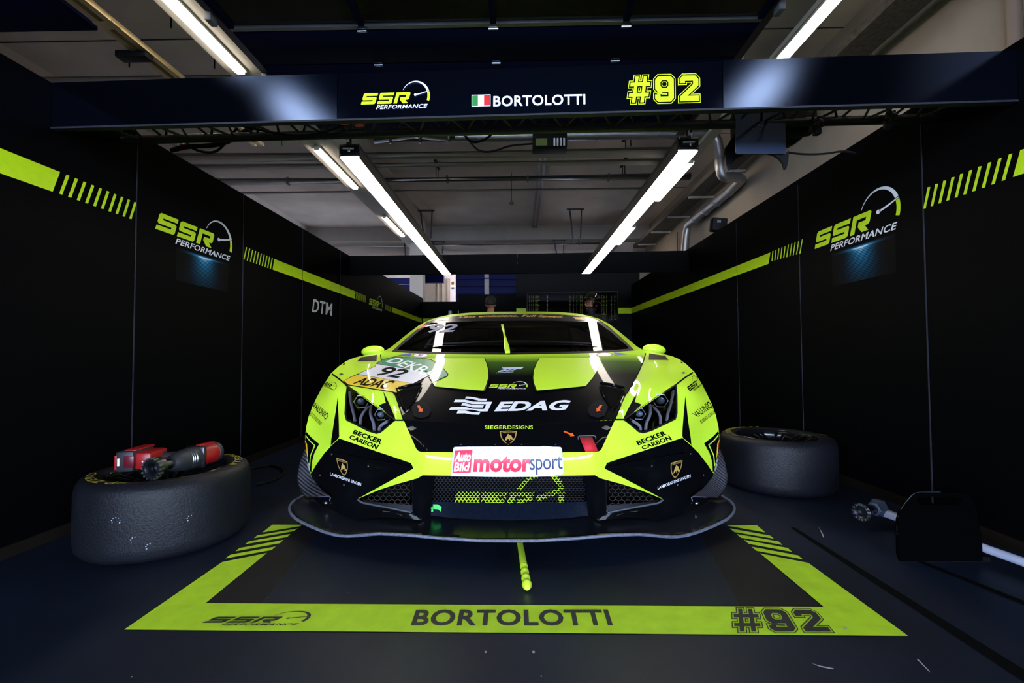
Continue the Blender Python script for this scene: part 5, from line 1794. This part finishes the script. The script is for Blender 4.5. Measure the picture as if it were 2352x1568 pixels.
def light_bar(n0, n1, label):
    """n0/n1: centre of lower face at near and far end"""
    n0, n1 = Vector(n0), Vector(n1)
    o = empty('light_bar', (n0 + n1) / 2, label, 'light', 'hanging light bars above the car')
    d = (n1 - n0).normalized()
    up = Vector((0, 0, 1))
    hb = MB().span(n0 + up * .045, n1 + up * .045, .104, .062, bev=.003).obj('housing', M_ALU, o)
    for s in (-.054, .054):
        MB().span(n0 + up * .022 + Vector((s, 0, 0)), n1 + up * .022 + Vector((s, 0, 0)), .004, .05).obj('cover_rail', M_ALU, hb)
    MB().span(n0 + up * .008 + d * .005, n1 + up * .008 - d * .005, .094, .012).obj('diffuser', M_LED, o)
    MB().span(n1 + up * .076 - d * .05, Vector((n1.x, 5.675, 1.95)), .03, .008).obj('hanger_strap', M_TRUSS, o)
    MB().span(n0 + up * .076 + d * .03, Vector((n0.x, n0.y - .02, 1.985)), .02, .008).obj('hanger_strap', M_TRUSS, o)
    for e, sg in ((n0, -1), (n1, 1)):
        c = e + d * (sg * .004)
        ec = MB().box(c + up * .040, (.108, .008, .066), bev=.002).obj('end_plate', M_ALU, o)
        if sg < 0:
            for k in range(5):
                MB().box(c + up * (.022 + k * .0095) - d * .006, (.104, .006, .004)).obj('cooling_fin', M_ALU, ec)
            for sx in (-.046, .046):
                for sz in (.014, .066):
                    MB().cyl(c + Vector((sx, 0, sz)) - d * .010, c + Vector((sx, 0, sz)), .0028, n=8).obj('screw', M_STEEL, ec)
    return o


lA, lB = W(803, 362, 2.42), W(1028, 632, 5.62)
rA, rB = W(1580, 347.5, 2.40), W(1345.5, 629, 5.60)
light_bar(lA, lB, 'long lit white light bar hanging left above the car')
light_bar(rA, rB, 'long lit white light bar hanging right above the car')
for a, sg, lab in ((lA, 1, 'black hook clamp holding the near end of the left light bar'), (rA, -1, 'black hook clamp holding the near end of the right light bar')):
    top = Vector((a.x + .005 * sg, a.y - .03, 2.0))
    o = empty('clamp', top, lab, 'clamp', 'light bar clamps')
    MB().tube([top + Vector((0, .03 * math.cos(t), .03 * math.sin(t))) for t in np.linspace(-1.2, 3.6, 12)], .007, 8).obj('hook', M_TRUSS, o)
    MB().span(top + Vector((0, 0, -.03)), a + Vector((sg * .02, .05, .08)), .03, .012, bev=.003).obj('strap', M_TRUSS, o)
    MB().cyl(top + Vector((-.03, 0, -.05)), top + Vector((.03, 0, -.05)), .006, n=8).ball(top + Vector((.006, -.012, -.065)), .008).obj('bolt', M_STEEL, o)

# cables and small things on the front truss


def cable(pts, r, label, m=M_MATT):
    return MB().tube(pts, r, 8, smooth=3).obj('cable', m, None, label, 'cable')


cable([W(395, 345, 2.45), W(430, 336, 2.4), W(480, 335, 2.4), W(520, 328, 2.4), W(560, 303, 2.38), W(585, 290, 2.35)], .013, 'thick black cable hanging below the left end of the front truss')
cable([W(425, 322, 2.42), W(440, 342, 2.4), W(480, 352, 2.4), W(505, 345, 2.4), W(530, 310, 2.38), W(545, 295, 2.36)], .007, 'thin black cable loop below the left end of the front truss')
cable([W(530, 283, 2.3), W(600, 300, 2.3), W(690, 315, 2.3), W(760, 300, 2.3), W(810, 280, 2.28)], .006, 'black cable slung along the front truss left of the light bar')
cable([W(1808, 350, 2.35), W(1850, 355, 2.3), W(1900, 353, 2.25), W(1935, 346, 2.2), W(1965, 352, 2.15)], .005, 'thin black cable from the hood panel to the right wall')
cable([W(1060, 298, 2.35), W(1080, 330, 2.37), W(1115, 322, 2.37), W(1140, 298, 2.35)], .006, 'short dark cable drooping below the truss at centre')
plug = empty('cable_connector', W(412, 330, 2.42), 'grey white cable connector at the left end of the truss', 'connector')
MB().cyl(W(400, 326, 2.42), W(416, 332, 2.42), .014, n=12).obj('shell', M_WHITE, plug)
MB().cyl(W(416, 332, 2.42), W(424, 334, 2.42), .010, n=12).obj('collar', M_RED, plug)
MB().cyl(W(647, 318, 2.38), W(647.5, 334, 2.38), .004, n=8).obj('cable_tie_tag', mat('green_tag', (.10, .5, .01), rough=.5), None, 'small green tag hanging from the front truss at left', 'tag')
hs_ = empty('hoist_clamp', W(825, 282, 2.2), 'red clamp with white mark under the sign beside the left light bar', 'clamp')
MB().box(W(826, 283, 2.2), (.05, .04, .03), bev=.012).box(W(790, 280, 2.22), (.05, .03, .025), bev=.01).obj('body', M_RED, hs_)
flat_decal('clamp_mark', merge(xf(text2d('N', .02), lambda s, t: (s, t))), lambda s, t: W(*quad((822, 287), (828, 287), (829, 279), (823, 279))(s, t), 2.175), NB, M_WHITES, hs_)

# dark hooded unit on the right half of the truss
hd = empty('hanging_unit', W(1748, 320, 2.33), 'dark hanging unit with navy front sheet and two curved fins below the sign', 'hanging unit')
yS = 2.26
MB().prism([W(1690, 262, yS), W(1804, 258, yS), W(1804.5, 350, yS), W(1801, 353.5, yS), W(1693, 353.5, yS), W(1690, 350, yS)], (0, .006, 0)).obj('front_sheet', mat('navy_sheet', (.008, .012, .03), rough=.45, tint=(.5, .7, 1)), hd)
fin1 = [(1804.5, 353), (1812, 345), (1811, 370), (1806, 388), (1802, 388), (1799, 376), (1790, 364), (1778, 356), (1765, 352.5)]
MB().prism([W(u, v, yS + .01) for u, v in fin1], (0, .012, 0)).obj('fin', M_MATT, hd)
fin2 = [(1690, 300), (1682, 318), (1671, 335), (1667, 355), (1668, 378), (1672, 393), (1676, 388), (1684, 372), (1698, 358), (1712, 352)]
MB().prism([W(u, v, yS + .12) for u, v in fin2], (0, .03, 0)).obj('fin', M_MATT, hd)
MB().box(W(1765, 285, 2.38), (.34, .16, .17), bev=.02).obj('motor_housing', M_MATT, hd)
MB().prism([W(u, v, 2.4) for u, v in ((1806, 250), (1876, 245), (1878, 290), (1872, 302), (1852, 305), (1840, 320), (1822, 330), (1806, 333))], (0, .05, 0)).obj('lamp_arm', M_MATT, hd)
for u, v in ((1742, 287), (1746, 280), (1752, 289), (1730, 296), (1745, 297)):
    MB().ball(W(u, v, 2.26), .004, 8, 6).obj('bolt', M_STEEL, hd)
for u, v, lab in ((1882, 280, 'star knob clamp on the right part of the front truss'), (2047, 265, 'star knob clamp at the right end of the front truss')):
    p = W(u, v, 2.2)
    o = empty('knob_clamp', p, lab, 'clamp', 'star knob clamps')
    mb = MB()
    for k in range(7):
        a = k * math.pi * 2 / 7
        mb.ball(p + Vector((.022 * math.cos(a), 0, .022 * math.sin(a))), .008, 8, 6)
    mb.ball(p, .018, 10, 8).obj('star_knob', M_TRUSS, o)
    MB().box(p + Vector((0, .02, -.02)), (.03, .03, .07), bev=.005).obj('clamp_body', M_TRUSS, o)

fl_ = empty('flood_box', W(1650, 518, 5.2), 'small dark floodlight box standing on top of the right booth wall', 'floodlight')
q = W(1650, 517, 5.2)
MB().box(q, (.165, .10, .15), Matrix.Rotation(.1, 3, 'Y'), bev=.012).obj('housing', M_MATT, fl_)
MB().box(q + Vector((-.015, -.055, .03)), (.04, .004, .03)).obj('label_plate', M_GREY, fl_)
MB().cyl(q + Vector((0, 0, -.07)), (q.x, q.y, ZW + .03), .012).box((q.x - .02, q.y, ZW + .05), (.12, .08, .02)).obj('foot', M_MATT, fl_)

# ------------------------------------------------------------------ timing screen on the far right panel
ys = 8.59
ts = empty('timing_screen', W(1314, 724, ys), 'wide dark timing screen with rows of small lime figures on the far panel', 'screen')
s0, s1 = W(1209.6, 671, ys), W(1419, 724, ys)
MB().box(((s0.x + s1.x) / 2, ys - .03, (s0.z + s1.z) / 2 - .12), (s1.x - s0.x, .05, s0.z - s1.z + .24), bev=.008).obj('bezel', mat('screen_bezel', (.012, .012, .014), rough=.35), ts)
MB().box(((s0.x + s1.x) / 2, ys - .056, (s0.z + s1.z) / 2 - .12), (s1.x - s0.x - .04, .004, s0.z - s1.z + .20)).obj('screen_glass', mat('screen_glass', (.002, .002, .003), rough=.08, spec=.09), ts)
M_ROW = mat('screen_lime_text', (.10, .13, .02), rough=.5, emit=.06, ecol='b7c840')
M_ROWW = mat('screen_white_text', (.4, .45, .5), rough=.5, emit=.2, ecol='c8d8f0')
rnd = random.Random(4)
mbL, mbW = MB(), MB()
for u in (1215, 1220, 1224, 1229, 1308, 1316, 1324, 1332, 1336, 1381, 1386, 1392, 1403, 1411, 1256):
    for r in range(20):
        v = 678 + r * 2.9
        w = (rnd.uniform(6, 12) if u == 1229 else rnd.uniform(1.5, 3)) if u != 1256 else 2
        p = W(u, v, ys - .06)
        k = 1.0 * ys / F
        (mbW if u == 1256 else mbL).box((p.x + w * k / 2, ys - .0595, p.z), (w * k, .001, .007))
mbL.obj('figure_rows', M_ROW, ts)
mbW.obj('figure_column', M_ROWW, ts)

# ------------------------------------------------------------------ loose tyres
tl = empty('wheel', (-1.653, 2.13, 0), 'used slick wheel lying flat at left with the red impact wrench on top', 'wheel', 'loose slick wheels')
wheel_parts(tl, (-1.653, 2.13, .161), (0, 0, 1), r=.331, w=.322)
tr = empty('wheel', (1.645, 2.99, 0), 'used slick wheel lying flat at right beside the car', 'wheel', 'loose slick wheels')
wheel_parts(tr, (1.645, 2.99, .161), (0, 0, 1), r=.331, w=.322)
M_YELT = mat('faded_yellow_paint', (.45, .38, .03), rough=.6, noise=.3, nscale=60)


def tyre_text(c, s, a0, a1, parent, r0=.262, r1=.293, z=.3228, bold=0.0):
    """lettering set around the sidewall; angles run clockwise seen from above"""
    sh = refine(text2d(s, bold, 0, 1.0), .06)

    def fn(x, t):
        a = a0 + (a1 - a0) * x
        r = r0 + (r1 - r0) * t
        return Vector((c[0] + r * math.cos(a), c[1] + r * math.sin(a), z - max(0, r - .285) * .12))
    flat_decal('sidewall_lettering', sh, fn, (0, 0, 1), M_YELT, parent)


R_ = math.radians
for c, p, off in (((-1.653, 2.13), tl, 0), ((1.645, 2.99), tr, 75)):
    tyre_text(c, 'P ZERO', R_(268 - off), R_(205 - off), p)
    tyre_text(c, 'PIRELLI', R_(68 + off), R_(8 + off), p)
    tyre_text(c, 'DHF', R_(277 + off), R_(270 + off), p, .268, .288)
# chalk marks and scuffs on the left tread
for u0, v0 in ((266, 1200), (345, 1260), (310, 1245), (440, 1195)):
    for k in range(7 if u0 == 266 else 4):
        a = k * 6.28 / 9 + 2.6
        u, v = u0 + 10 * math.cos(a), v0 - 4 + 8 * math.sin(a)
        d = ray(u, v)
        q0 = Vector((-1.653, 2.13, 0))
        A_, B_, C_ = d.x ** 2 + d.y ** 2, -2 * (d.x * q0.x + d.y * q0.y), q0.x ** 2 + q0.y ** 2 - .3315 ** 2
        t = (-B_ - math.sqrt(max(0, B_ * B_ - 4 * A_ * C_))) / (2 * A_)
        MB().ball(CAM + d * t, rnd.uniform(.0015, .003), 6, 5).obj('chalk_mark', M_SPECK, tl)

# ------------------------------------------------------------------ impact wrench on the left wheel
iw = empty('impact_wrench', (-1.56, 2.1, .325), 'red and black cordless impact wrench lying on the left wheel', 'impact wrench')
ax = Vector((.10, 1, .0)).normalized()
o0 = Vector((-1.575, 1.93, .362))
P_ = lambda t, dz=0.0: o0 + ax * t + Vector((0, 0, dz))
MB().lathe([(.024, .036), (.043, .036), (.0445, .0), (.042, -.006), (.030, -.006), (.024, .004), (.022, .03)], P_(0), ax, 32, close=True).obj('socket', M_DSTEEL, iw)
mb = MB()
x_, y_, _ = basis(ax)
for k in range(16):
    a = k * math.pi / 8
    mb.box(P_(.002) + x_ * (.0445 * math.cos(a)) + y_ * (.0445 * math.sin(a)), (.007, .02, .007))
mb.obj('socket_teeth', M_STEEL, iw)
MB().cyl(P_(.03), P_(.11), .020, .021, n=24).obj('drive_shaft', M_DSTEEL, iw)
MB().lathe([(.018, .09), (.030, .092), (.036, .10), (.044, .125), (.048, .16), (.048, .185)], P_(0), ax, 32).obj('nose_cone', mat('dark_rubber', (.015, .016, .02), rough=.5), iw)
for t in (.165, .175, .188):
    MB().lathe([(.049, t - .002), (.051, t), (.049, t + .002)], P_(0), ax, 32).obj('nose_ring', M_STEEL, iw)
MB().lathe([(.048, .185), (.050, .19), (.050, .225), (.047, .228)], P_(0), ax, 32).obj('gear_case', MATS['dark_rubber'], iw)
Rz = Matrix((x_, ax, y_)).transposed()
MB().box(P_(.232), (.105, .022, .105), Rz, bev=.012).obj('flange', M_DSTEEL, iw)
MB().lathe([(.001, .24), (.046, .24), (.049, .25), (.049, .325), (.046, .345), (.040, .35)], P_(0), ax, 32).obj('motor_body', M_RED, iw)
MB().lathe([(.045, .325), (.050, .33), (.050, .35), (.040, .362), (.001, .362)], P_(0), ax, 32).obj('end_cap', MATS['dark_rubber'], iw)
MB().box(P_(.29, .049), (.03, .09, .012), Rz, bev=.004).obj('body_rib', M_RED, iw)
h0, h1 = P_(.265) + Vector((-.035, 0, -.002)), Vector((-1.71, 2.10, .372))
MB().tube([h0, h0.lerp(h1, .35), h0.lerp(h1, .7), h1], [.028, .023, .024, .027], 14, smooth=1).obj('grip', MATS['dark_rubber'], iw)
MB().box(Vector((-1.705, 2.085, .372)), (.07, .13, .078), Matrix.Rotation(.15, 3, 'Z'), bev=.014).obj('grip_base', M_RED, iw)
MB().tube([Vector((-1.67, 2.03, .368)), Vector((-1.635, 2.05, .368)), Vector((-1.60, 2.10, .366))], .013, 8, smooth=1).obj('trigger_guard', M_RED, iw)
bt = MB().box(Vector((-1.772, 2.075, .374)), (.075, .15, .092), Matrix.Rotation(.15, 3, 'Z'), bev=.012).obj('battery', MATS['dark_rubber'], iw)
MB().box(Vector((-1.758, 2.085, .421)), (.05, .13, .008), Matrix.Rotation(.15, 3, 'Z'), bev=.003).obj('battery_top_stripe', M_RED, bt)
MB().box(Vector((-1.795, 1.999, .372)), (.009, .006, .062), Matrix.Rotation(.15, 3, 'Z'), bev=.001).obj('battery_mark', M_RED, bt)
MB().box(Vector((-1.782, 1.998, .374)), (.009, .006, .034), Matrix.Rotation(.15, 3, 'Z'), bev=.002).obj('battery_label', M_WHITE, bt)
MB().box(Vector((-1.742, 2.006, .374)), (.042, .008, .052), Matrix.Rotation(.15, 3, 'Z'), bev=.003).obj('battery_window', mat('maroon_window', (.10, .004, .012), rough=.3), bt)
MB().ball(Vector((-1.69, 2.018, .372)), .004, 10, 8).obj('lamp_dot', M_WHITE, iw)

# ------------------------------------------------------------------ wheel spanner and panel on the right
tw = empty('wheel_spanner', (1.8, 2.0, 0), 'long grey wheel spanner with toothed socket lying along the right wall', 'spanner')
c = W(1978, 1176, 2.24)
c.z = max(c.z, .055)
ax2 = Vector((.8, .38, .0)).normalized()
x_, y_, _ = basis(ax2)
MB().lathe([(.020, .03), (.036, .03), (.042, .008), (.042, 0), (.030, -.004), (.022, .004)], c, ax2, 32, close=True).obj('socket', M_DSTEEL, tw)
mb = MB()
for k in range(14):
    a = k * 2 * math.pi / 14
    mb.box(c - ax2 * .002 + x_ * (.036 * math.cos(a)) + y_ * (.036 * math.sin(a)), (.008, .009, .008))
mb.obj('socket_teeth', M_STEEL, tw)
MB().cyl(c + ax2 * .02, c + ax2 * .11, .021, n=20).obj('extension', M_DSTEEL, tw)
MB().lathe([(.022, .10), (.034, .102), (.036, .125), (.044, .135), (.046, .15), (.001, .152)], c, ax2, 6).obj('hex_flange', mat('blue_grey_metal', (.10, .13, .19), rough=.4, metal=.6), tw)
hd0 = c + ax2 * .15 + Vector((0, 0, -.005))
b0, b1 = W(2035, 1181, 2.27), W(2420, 1326, 1.72)
b0.z, b1.z = .055, .045
b1 = Vector((1.985, 1.25, .05))
b0 = Vector((hd0.x + .005, hd0.y, .06))
bar = MB().span(b0, b0.lerp(b1, .16), .03, .036, bev=.006).obj('bar_head', mat('pale_grey_bar', (.33, .35, .45), rough=.4), tw)
MB().cyl(b0.lerp(b1, .03) + Vector((0, 0, .0)), b0.lerp(b1, .03) + Vector((-.018, 0, 0)), .005).obj('bar_pin', M_DSTEEL, bar)
MB().cyl(b0.lerp(b1, .12), b1, .017, n=16).obj('bar', MATS['pale_grey_bar'], tw)

kp = empty('panel_board', (1.72, 1.88, 0), 'black upright carry board with a slotted handle standing by the right wall', 'board')
yb = 1.875
out = [(2066, 1287), (2061, 1270), (2060, 1195), (2065, 1176), (2078, 1156), (2092, 1140), (2102, 1132), (2112, 1130), (2215, 1130), (2230, 1142), (2236, 1162), (2252, 1230), (2253, 1287)]
slot = [(2104, 1142), (2110, 1139), (2196, 1139), (2204, 1143), (2205, 1150), (2199, 1157), (2110, 1157), (2103, 1152)]
sh = fill([out, slot])
P3 = [W(u, v, yb) for u, v in sh[0]]
for p in P3:
    p.z = max(p.z, 0.001)
bo = mesh_obj('board', P3, sh[1], mat('dead_black_board', (.0007, .0007, .0009), rough=.8, spec=.01), kp, smooth=False)
md = bo.modifiers.new('thickness', 'SOLIDIFY')
md.thickness = .014
md.offset = 0
MB().tube([W(u, v, yb) for u, v in ((2064, 1262), (2060.5, 1215), (2062, 1190), (2068, 1172), (2084, 1149), (2098, 1134), (2112, 1130), (2160, 1130))], .0022, 6, smooth=1).obj('board_edge', M_SEAM, kp)
MB().box((1.80, 1.98, .012), (.16, .2, .022), bev=.004).obj('foot', M_MATT, kp)

# ------------------------------------------------------------------ lime positioning rod under the nose
rod = empty('marker_rod', (.01, 1.75, 0), 'lime ridged marker rod lying on the floor under the nose', 'rod')
ra, rb = WZ(1193, 1238, .03), WZ(1211, 1347, .02)
MB().tube([ra + (ra - rb) * .5, ra, ra.lerp(rb, .6)], [.010, .0125, .0145], 12).obj('shaft', M_LIME, rod)
prof = []
L = (rb - ra).length
for k in range(19):
    t = k / 18
    prof.append((.0135 + .0022 * math.sin(t * 6 * math.pi) + .002 * t, L * (.6 + .34 * t)))
prof += [(.018, L * .96), (.016, L * .99), (.010, L * 1.015), (.001, L * 1.02)]
MB().lathe(prof, ra, rb - ra, 18).obj('ridged_tip', M_LIME, rod)
cable([fl(540, 1082) + Vector((0, 0, .01)), fl(580, 1078) + Vector((0, 0, .01)), fl(625, 1070) + Vector((0, 0, .01)), fl(660, 1085) + Vector((0, 0, .01)), fl(630, 1108) + Vector((0, 0, .01)), fl(585, 1116) + Vector((0, 0, .01))], .008,
      'dark hose looping on the floor between the left wheel and the car')

# ------------------------------------------------------------------ people behind the car
M_SKIN = mat('skin', (.42, .17, .10), rough=.5, noise=.05)
M_SUIT = mat('black_overall', (.006, .006, .008), rough=.7, bump=.1, bscale=40)
M_HAIR = mat('dark_hair', (.010, .008, .007), rough=.6, bump=.3, bscale=200)


def person(name, base, rz, h, label, head_turn, helmet, bow=0.0):
    """standing body as one skin: overlapping tapered limbs fused by remeshing, then two materials"""
    o = empty(name, base, label, 'person')
    s = h / 1.8
    mb = MB()
    Rb = Matrix.Rotation(rz, 3, 'Z')

    def L(p):
        return Vector(base) + Rb @ (Vector(p) * s)

    def limb(pts, rad, n=12):
        for (a, b), (r0, r1) in zip(zip(pts, pts[1:]), zip(rad, rad[1:])):
            mb.cyl(L(a), L(b), r0 * s, r1 * s, n)
        for a, r in zip(pts, rad):
            mb.ball(L(a), r * s, n, 8)
    # legs with shoes
    for q in (-1, 1):
        limb([(q * .09, 0, .95), (q * .10, -.01, .52), (q * .11, .02, .09)], [.095, .066, .048])
        mb.ball(L((q * .115, -.06, .045)), [.048 * s, .13 * s, .044 * s], 14, 8, Rb)
    # torso
    for z, rx, ry in ((.96, .165, .115), (1.06, .155, .105), (1.18, .165, .11), (1.30, .185, .12), (1.40, .19, .11)):
        mb.ball(L((0, 0, z)), [rx * s, ry * s, .10 * s], 18, 10, Rb)
    # arms and hands
    for q in (-1, 1):
        sh_, el, wr_p = (q * .20, 0, 1.43), (q * .26, .02, 1.15), (q * .24, -.14, .93)
        limb([sh_, el, wr_p], [.062, .045, .032])
        hand = Vector((q * .235, -.185, .89))
        mb.ball(L(hand), [.022 * s, .045 * s, .045 * s], 10, 8, Rb)
        for k in range(4):
            f0 = hand + Vector((q * -.004, -.03 + k * .004, -.005 - k * .018))
            ln = (.042, .048, .045, .036)[k]
            f1 = f0 + Vector((q * -.006, -ln, -.012))
            f2 = f1 + Vector((q * -.016, -ln * .5, -.022))
            limb([f0, f1, f2], [.0095, .0088, .008], 8)
        t0 = hand + Vector((q * -.012, .0, .025))
        limb([t0, t0 + Vector((q * -.022, -.035, .01)), t0 + Vector((q * -.028, -.06, -.004))], [.011, .010, .009], 8)
    # neck and head
    hz, hy = 1.655, -.02 - bow * .06
    limb([(0, 0, 1.44), (0, hy * .6, 1.56)], [.062, .055])
    Rh = Rb @ Matrix.Rotation(head_turn, 3, 'Z') @ Matrix.Rotation(-bow, 3, 'X')
    hc = L((0, hy, hz))

    def Hd(p):
        return hc + Rh @ (Vector(p) * s)
    mb.ball(Hd((0, .005, .03)), [.078 * s, .098 * s, .10 * s], 22, 16, Rh)
    mb.ball(Hd((0, -.03, -.05)), [.058 * s, .062 * s, .068 * s], 18, 12, Rh)
    mb.ball(Hd((0, -.105, -.015)), [.014 * s, .02 * s, .026 * s], 10, 8, Rh)
    mb.ball(Hd((0, -.096, .03)), [.06 * s, .012 * s, .012 * s], 10, 8, Rh)
    mb.ball(Hd((0, -.088, -.060)), [.026 * s, .014 * s, .010 * s], 10, 8, Rh)
    for q in (-1, 1):
        mb.ball(Hd((q * .079, .012, 0)), [.010 * s, .02 * s, .033 * s], 10, 8, Rh)
    body = mb.obj('body', M_SUIT, o)
    md = body.modifiers.new('fuse', 'REMESH')
    md.mode = 'VOXEL'
    md.voxel_size = .0085
    md2 = body.modifiers.new('soft', 'SMOOTH')
    md2.iterations = 4
    dg = bpy.context.evaluated_depsgraph_get()
    dg.update()
    me = bpy.data.meshes.new_from_object(body.evaluated_get(dg))
    body.modifiers.clear()
    body.data = me
    me.materials.clear()
    me.materials.append(M_SUIT)
    me.materials.append(M_SKIN)
    zs = (base[2] + 1.535 * s) - ORG[o.name].z
    hands = [L((q * .235, -.2, .88)) - ORG[o.name] for q in (-1, 1)]
    for p in me.polygons:
        c = p.center
        p.use_smooth = True
        p.material_index = 1 if (c.z > zs or min((c - k).length for k in hands) < .10 * s) else 0
    # face details
    for q in (-1, 1):
        MB().ball(Hd((q * .031, -.091, .008)), [.013 * s, .008 * s, .007 * s], 10, 8, Rh).obj('eye', M_WHITE, o)
        MB().ball(Hd((q * .031, -.0985, .008)), .0052 * s, 8, 6).obj('iris', M_DARK, o)
    MB().ball(Hd((0, -.1, -.06)), [.024 * s, .006 * s, .005 * s], 10, 6, Rh).obj('mouth', mat('lips', (.28, .07, .06), rough=.5), o)
    if helmet:
        vs, fs = [], []
        hm = MB()
        n, k = 32, 18
        grid = []
        for i in range(k + 1):
            t = math.pi * .74 * i / k
            for j in range(n):
                a = 2 * math.pi * j / n
                grid.append(Hd((.128 * math.sin(t) * math.cos(a), .012 + .148 * math.sin(t) * math.sin(a), .035 + .142 * math.cos(t))))
        for i in range(k):
            for j in range(n):
                a = 2 * math.pi * (j + .5) / n
                t = math.pi * .74 * (i + .5) / k
                front = math.sin(a) < -.42
                if front and t > 1.35 and t < 2.15:
                    continue
                fs.append((i * n + j, (i + 1) * n + j, (i + 1) * n + (j + 1) % n, i * n + (j + 1) % n))
        hm.add(grid, fs)
        hl_ = hm.obj('helmet', mat('gloss_helmet', (.006, .006, .007), rough=.08, spec=.6, coat=1), o, angle=80)
        hl_.modifiers.new('shell', 'SOLIDIFY').thickness = -.012
        MB().tube([Hd((.11 * math.cos(a), .012 + .14 * math.sin(a), .035 + .02)) for a in np.linspace(math.pi * 1.15, math.pi * 1.85, 12)], .006 * s, 6).obj('visor_rim', M_MATT, hl_)
        MB().ball(Hd((.118, .02, -.04)), .016, 10, 8).obj('red_badge', M_RED, hl_)
        bl = MB().lathe([(.075, -.13), (.085, -.10), (.080, -.075), (.068, -.06)], hc, Rh @ Vector((0, 0, 1)), 24).obj('balaclava', M_SUIT, o)
        for q in (-1, 1):
            MB().tube([Hd((q * .031 + .022 * math.cos(a), -.112, .006 + .017 * math.sin(a))) for a in np.linspace(0, 5.9, 14)], .0022, 6, close=True).obj('glasses_frame', M_DARK, o)
            MB().tube([Hd((q * .053, -.11, .008)), Hd((q * .075, -.06, .012))], .002, 6).obj('glasses_arm', M_DARK, o)
        for q in (-1, 1):
            MB().ball(L((q * .19, -.01, 1.465)), [.06 * s, .07 * s, .018 * s], 12, 8, Rb).obj('shoulder_patch', mat('olive_patch', (.05, .05, .02), rough=.6), o)
    else:
        hm = MB()
        n, k = 28, 14
        grid, fs = [], []
        for i in range(k + 1):
            t = math.pi * .57 * i / k
            for j in range(n):
                a = 2 * math.pi * j / n
                grid.append(Hd((.084 * math.sin(t) * math.cos(a), .012 + .103 * math.sin(t) * math.sin(a), .036 + .102 * math.cos(t))))
        for i in range(k):
            for j in range(n):
                a = 2 * math.pi * (j + .5) / n
                t = math.pi * .57 * (i + .5) / k
                if t > .95 and math.sin(a) < -.2:
                    continue
                if t > 1.5 and abs(math.cos(a)) > .85:
                    continue
                fs.append((i * n + j, (i + 1) * n + j, (i + 1) * n + (j + 1) % n, i * n + (j + 1) % n))
        hm.add(grid, fs)
        hh = hm.obj('hair', M_HAIR, o, angle=80)
        hh.modifiers.new('shell', 'SOLIDIFY').thickness = -.008
    return o


p1 = W(1357, 700, 7.6)
person('person', (p1.x + .02, 7.6, 0), R_(-35), 1.83, 'person in black overalls with glossy black helmet and glasses looking left', R_(-35), True)
p2 = W(1127, 700, 6.95)
person('person', (p2.x, 6.95, 0), R_(180), 1.76, 'person with short dark hair seen from behind in black clothes', 0, False, bow=.25)
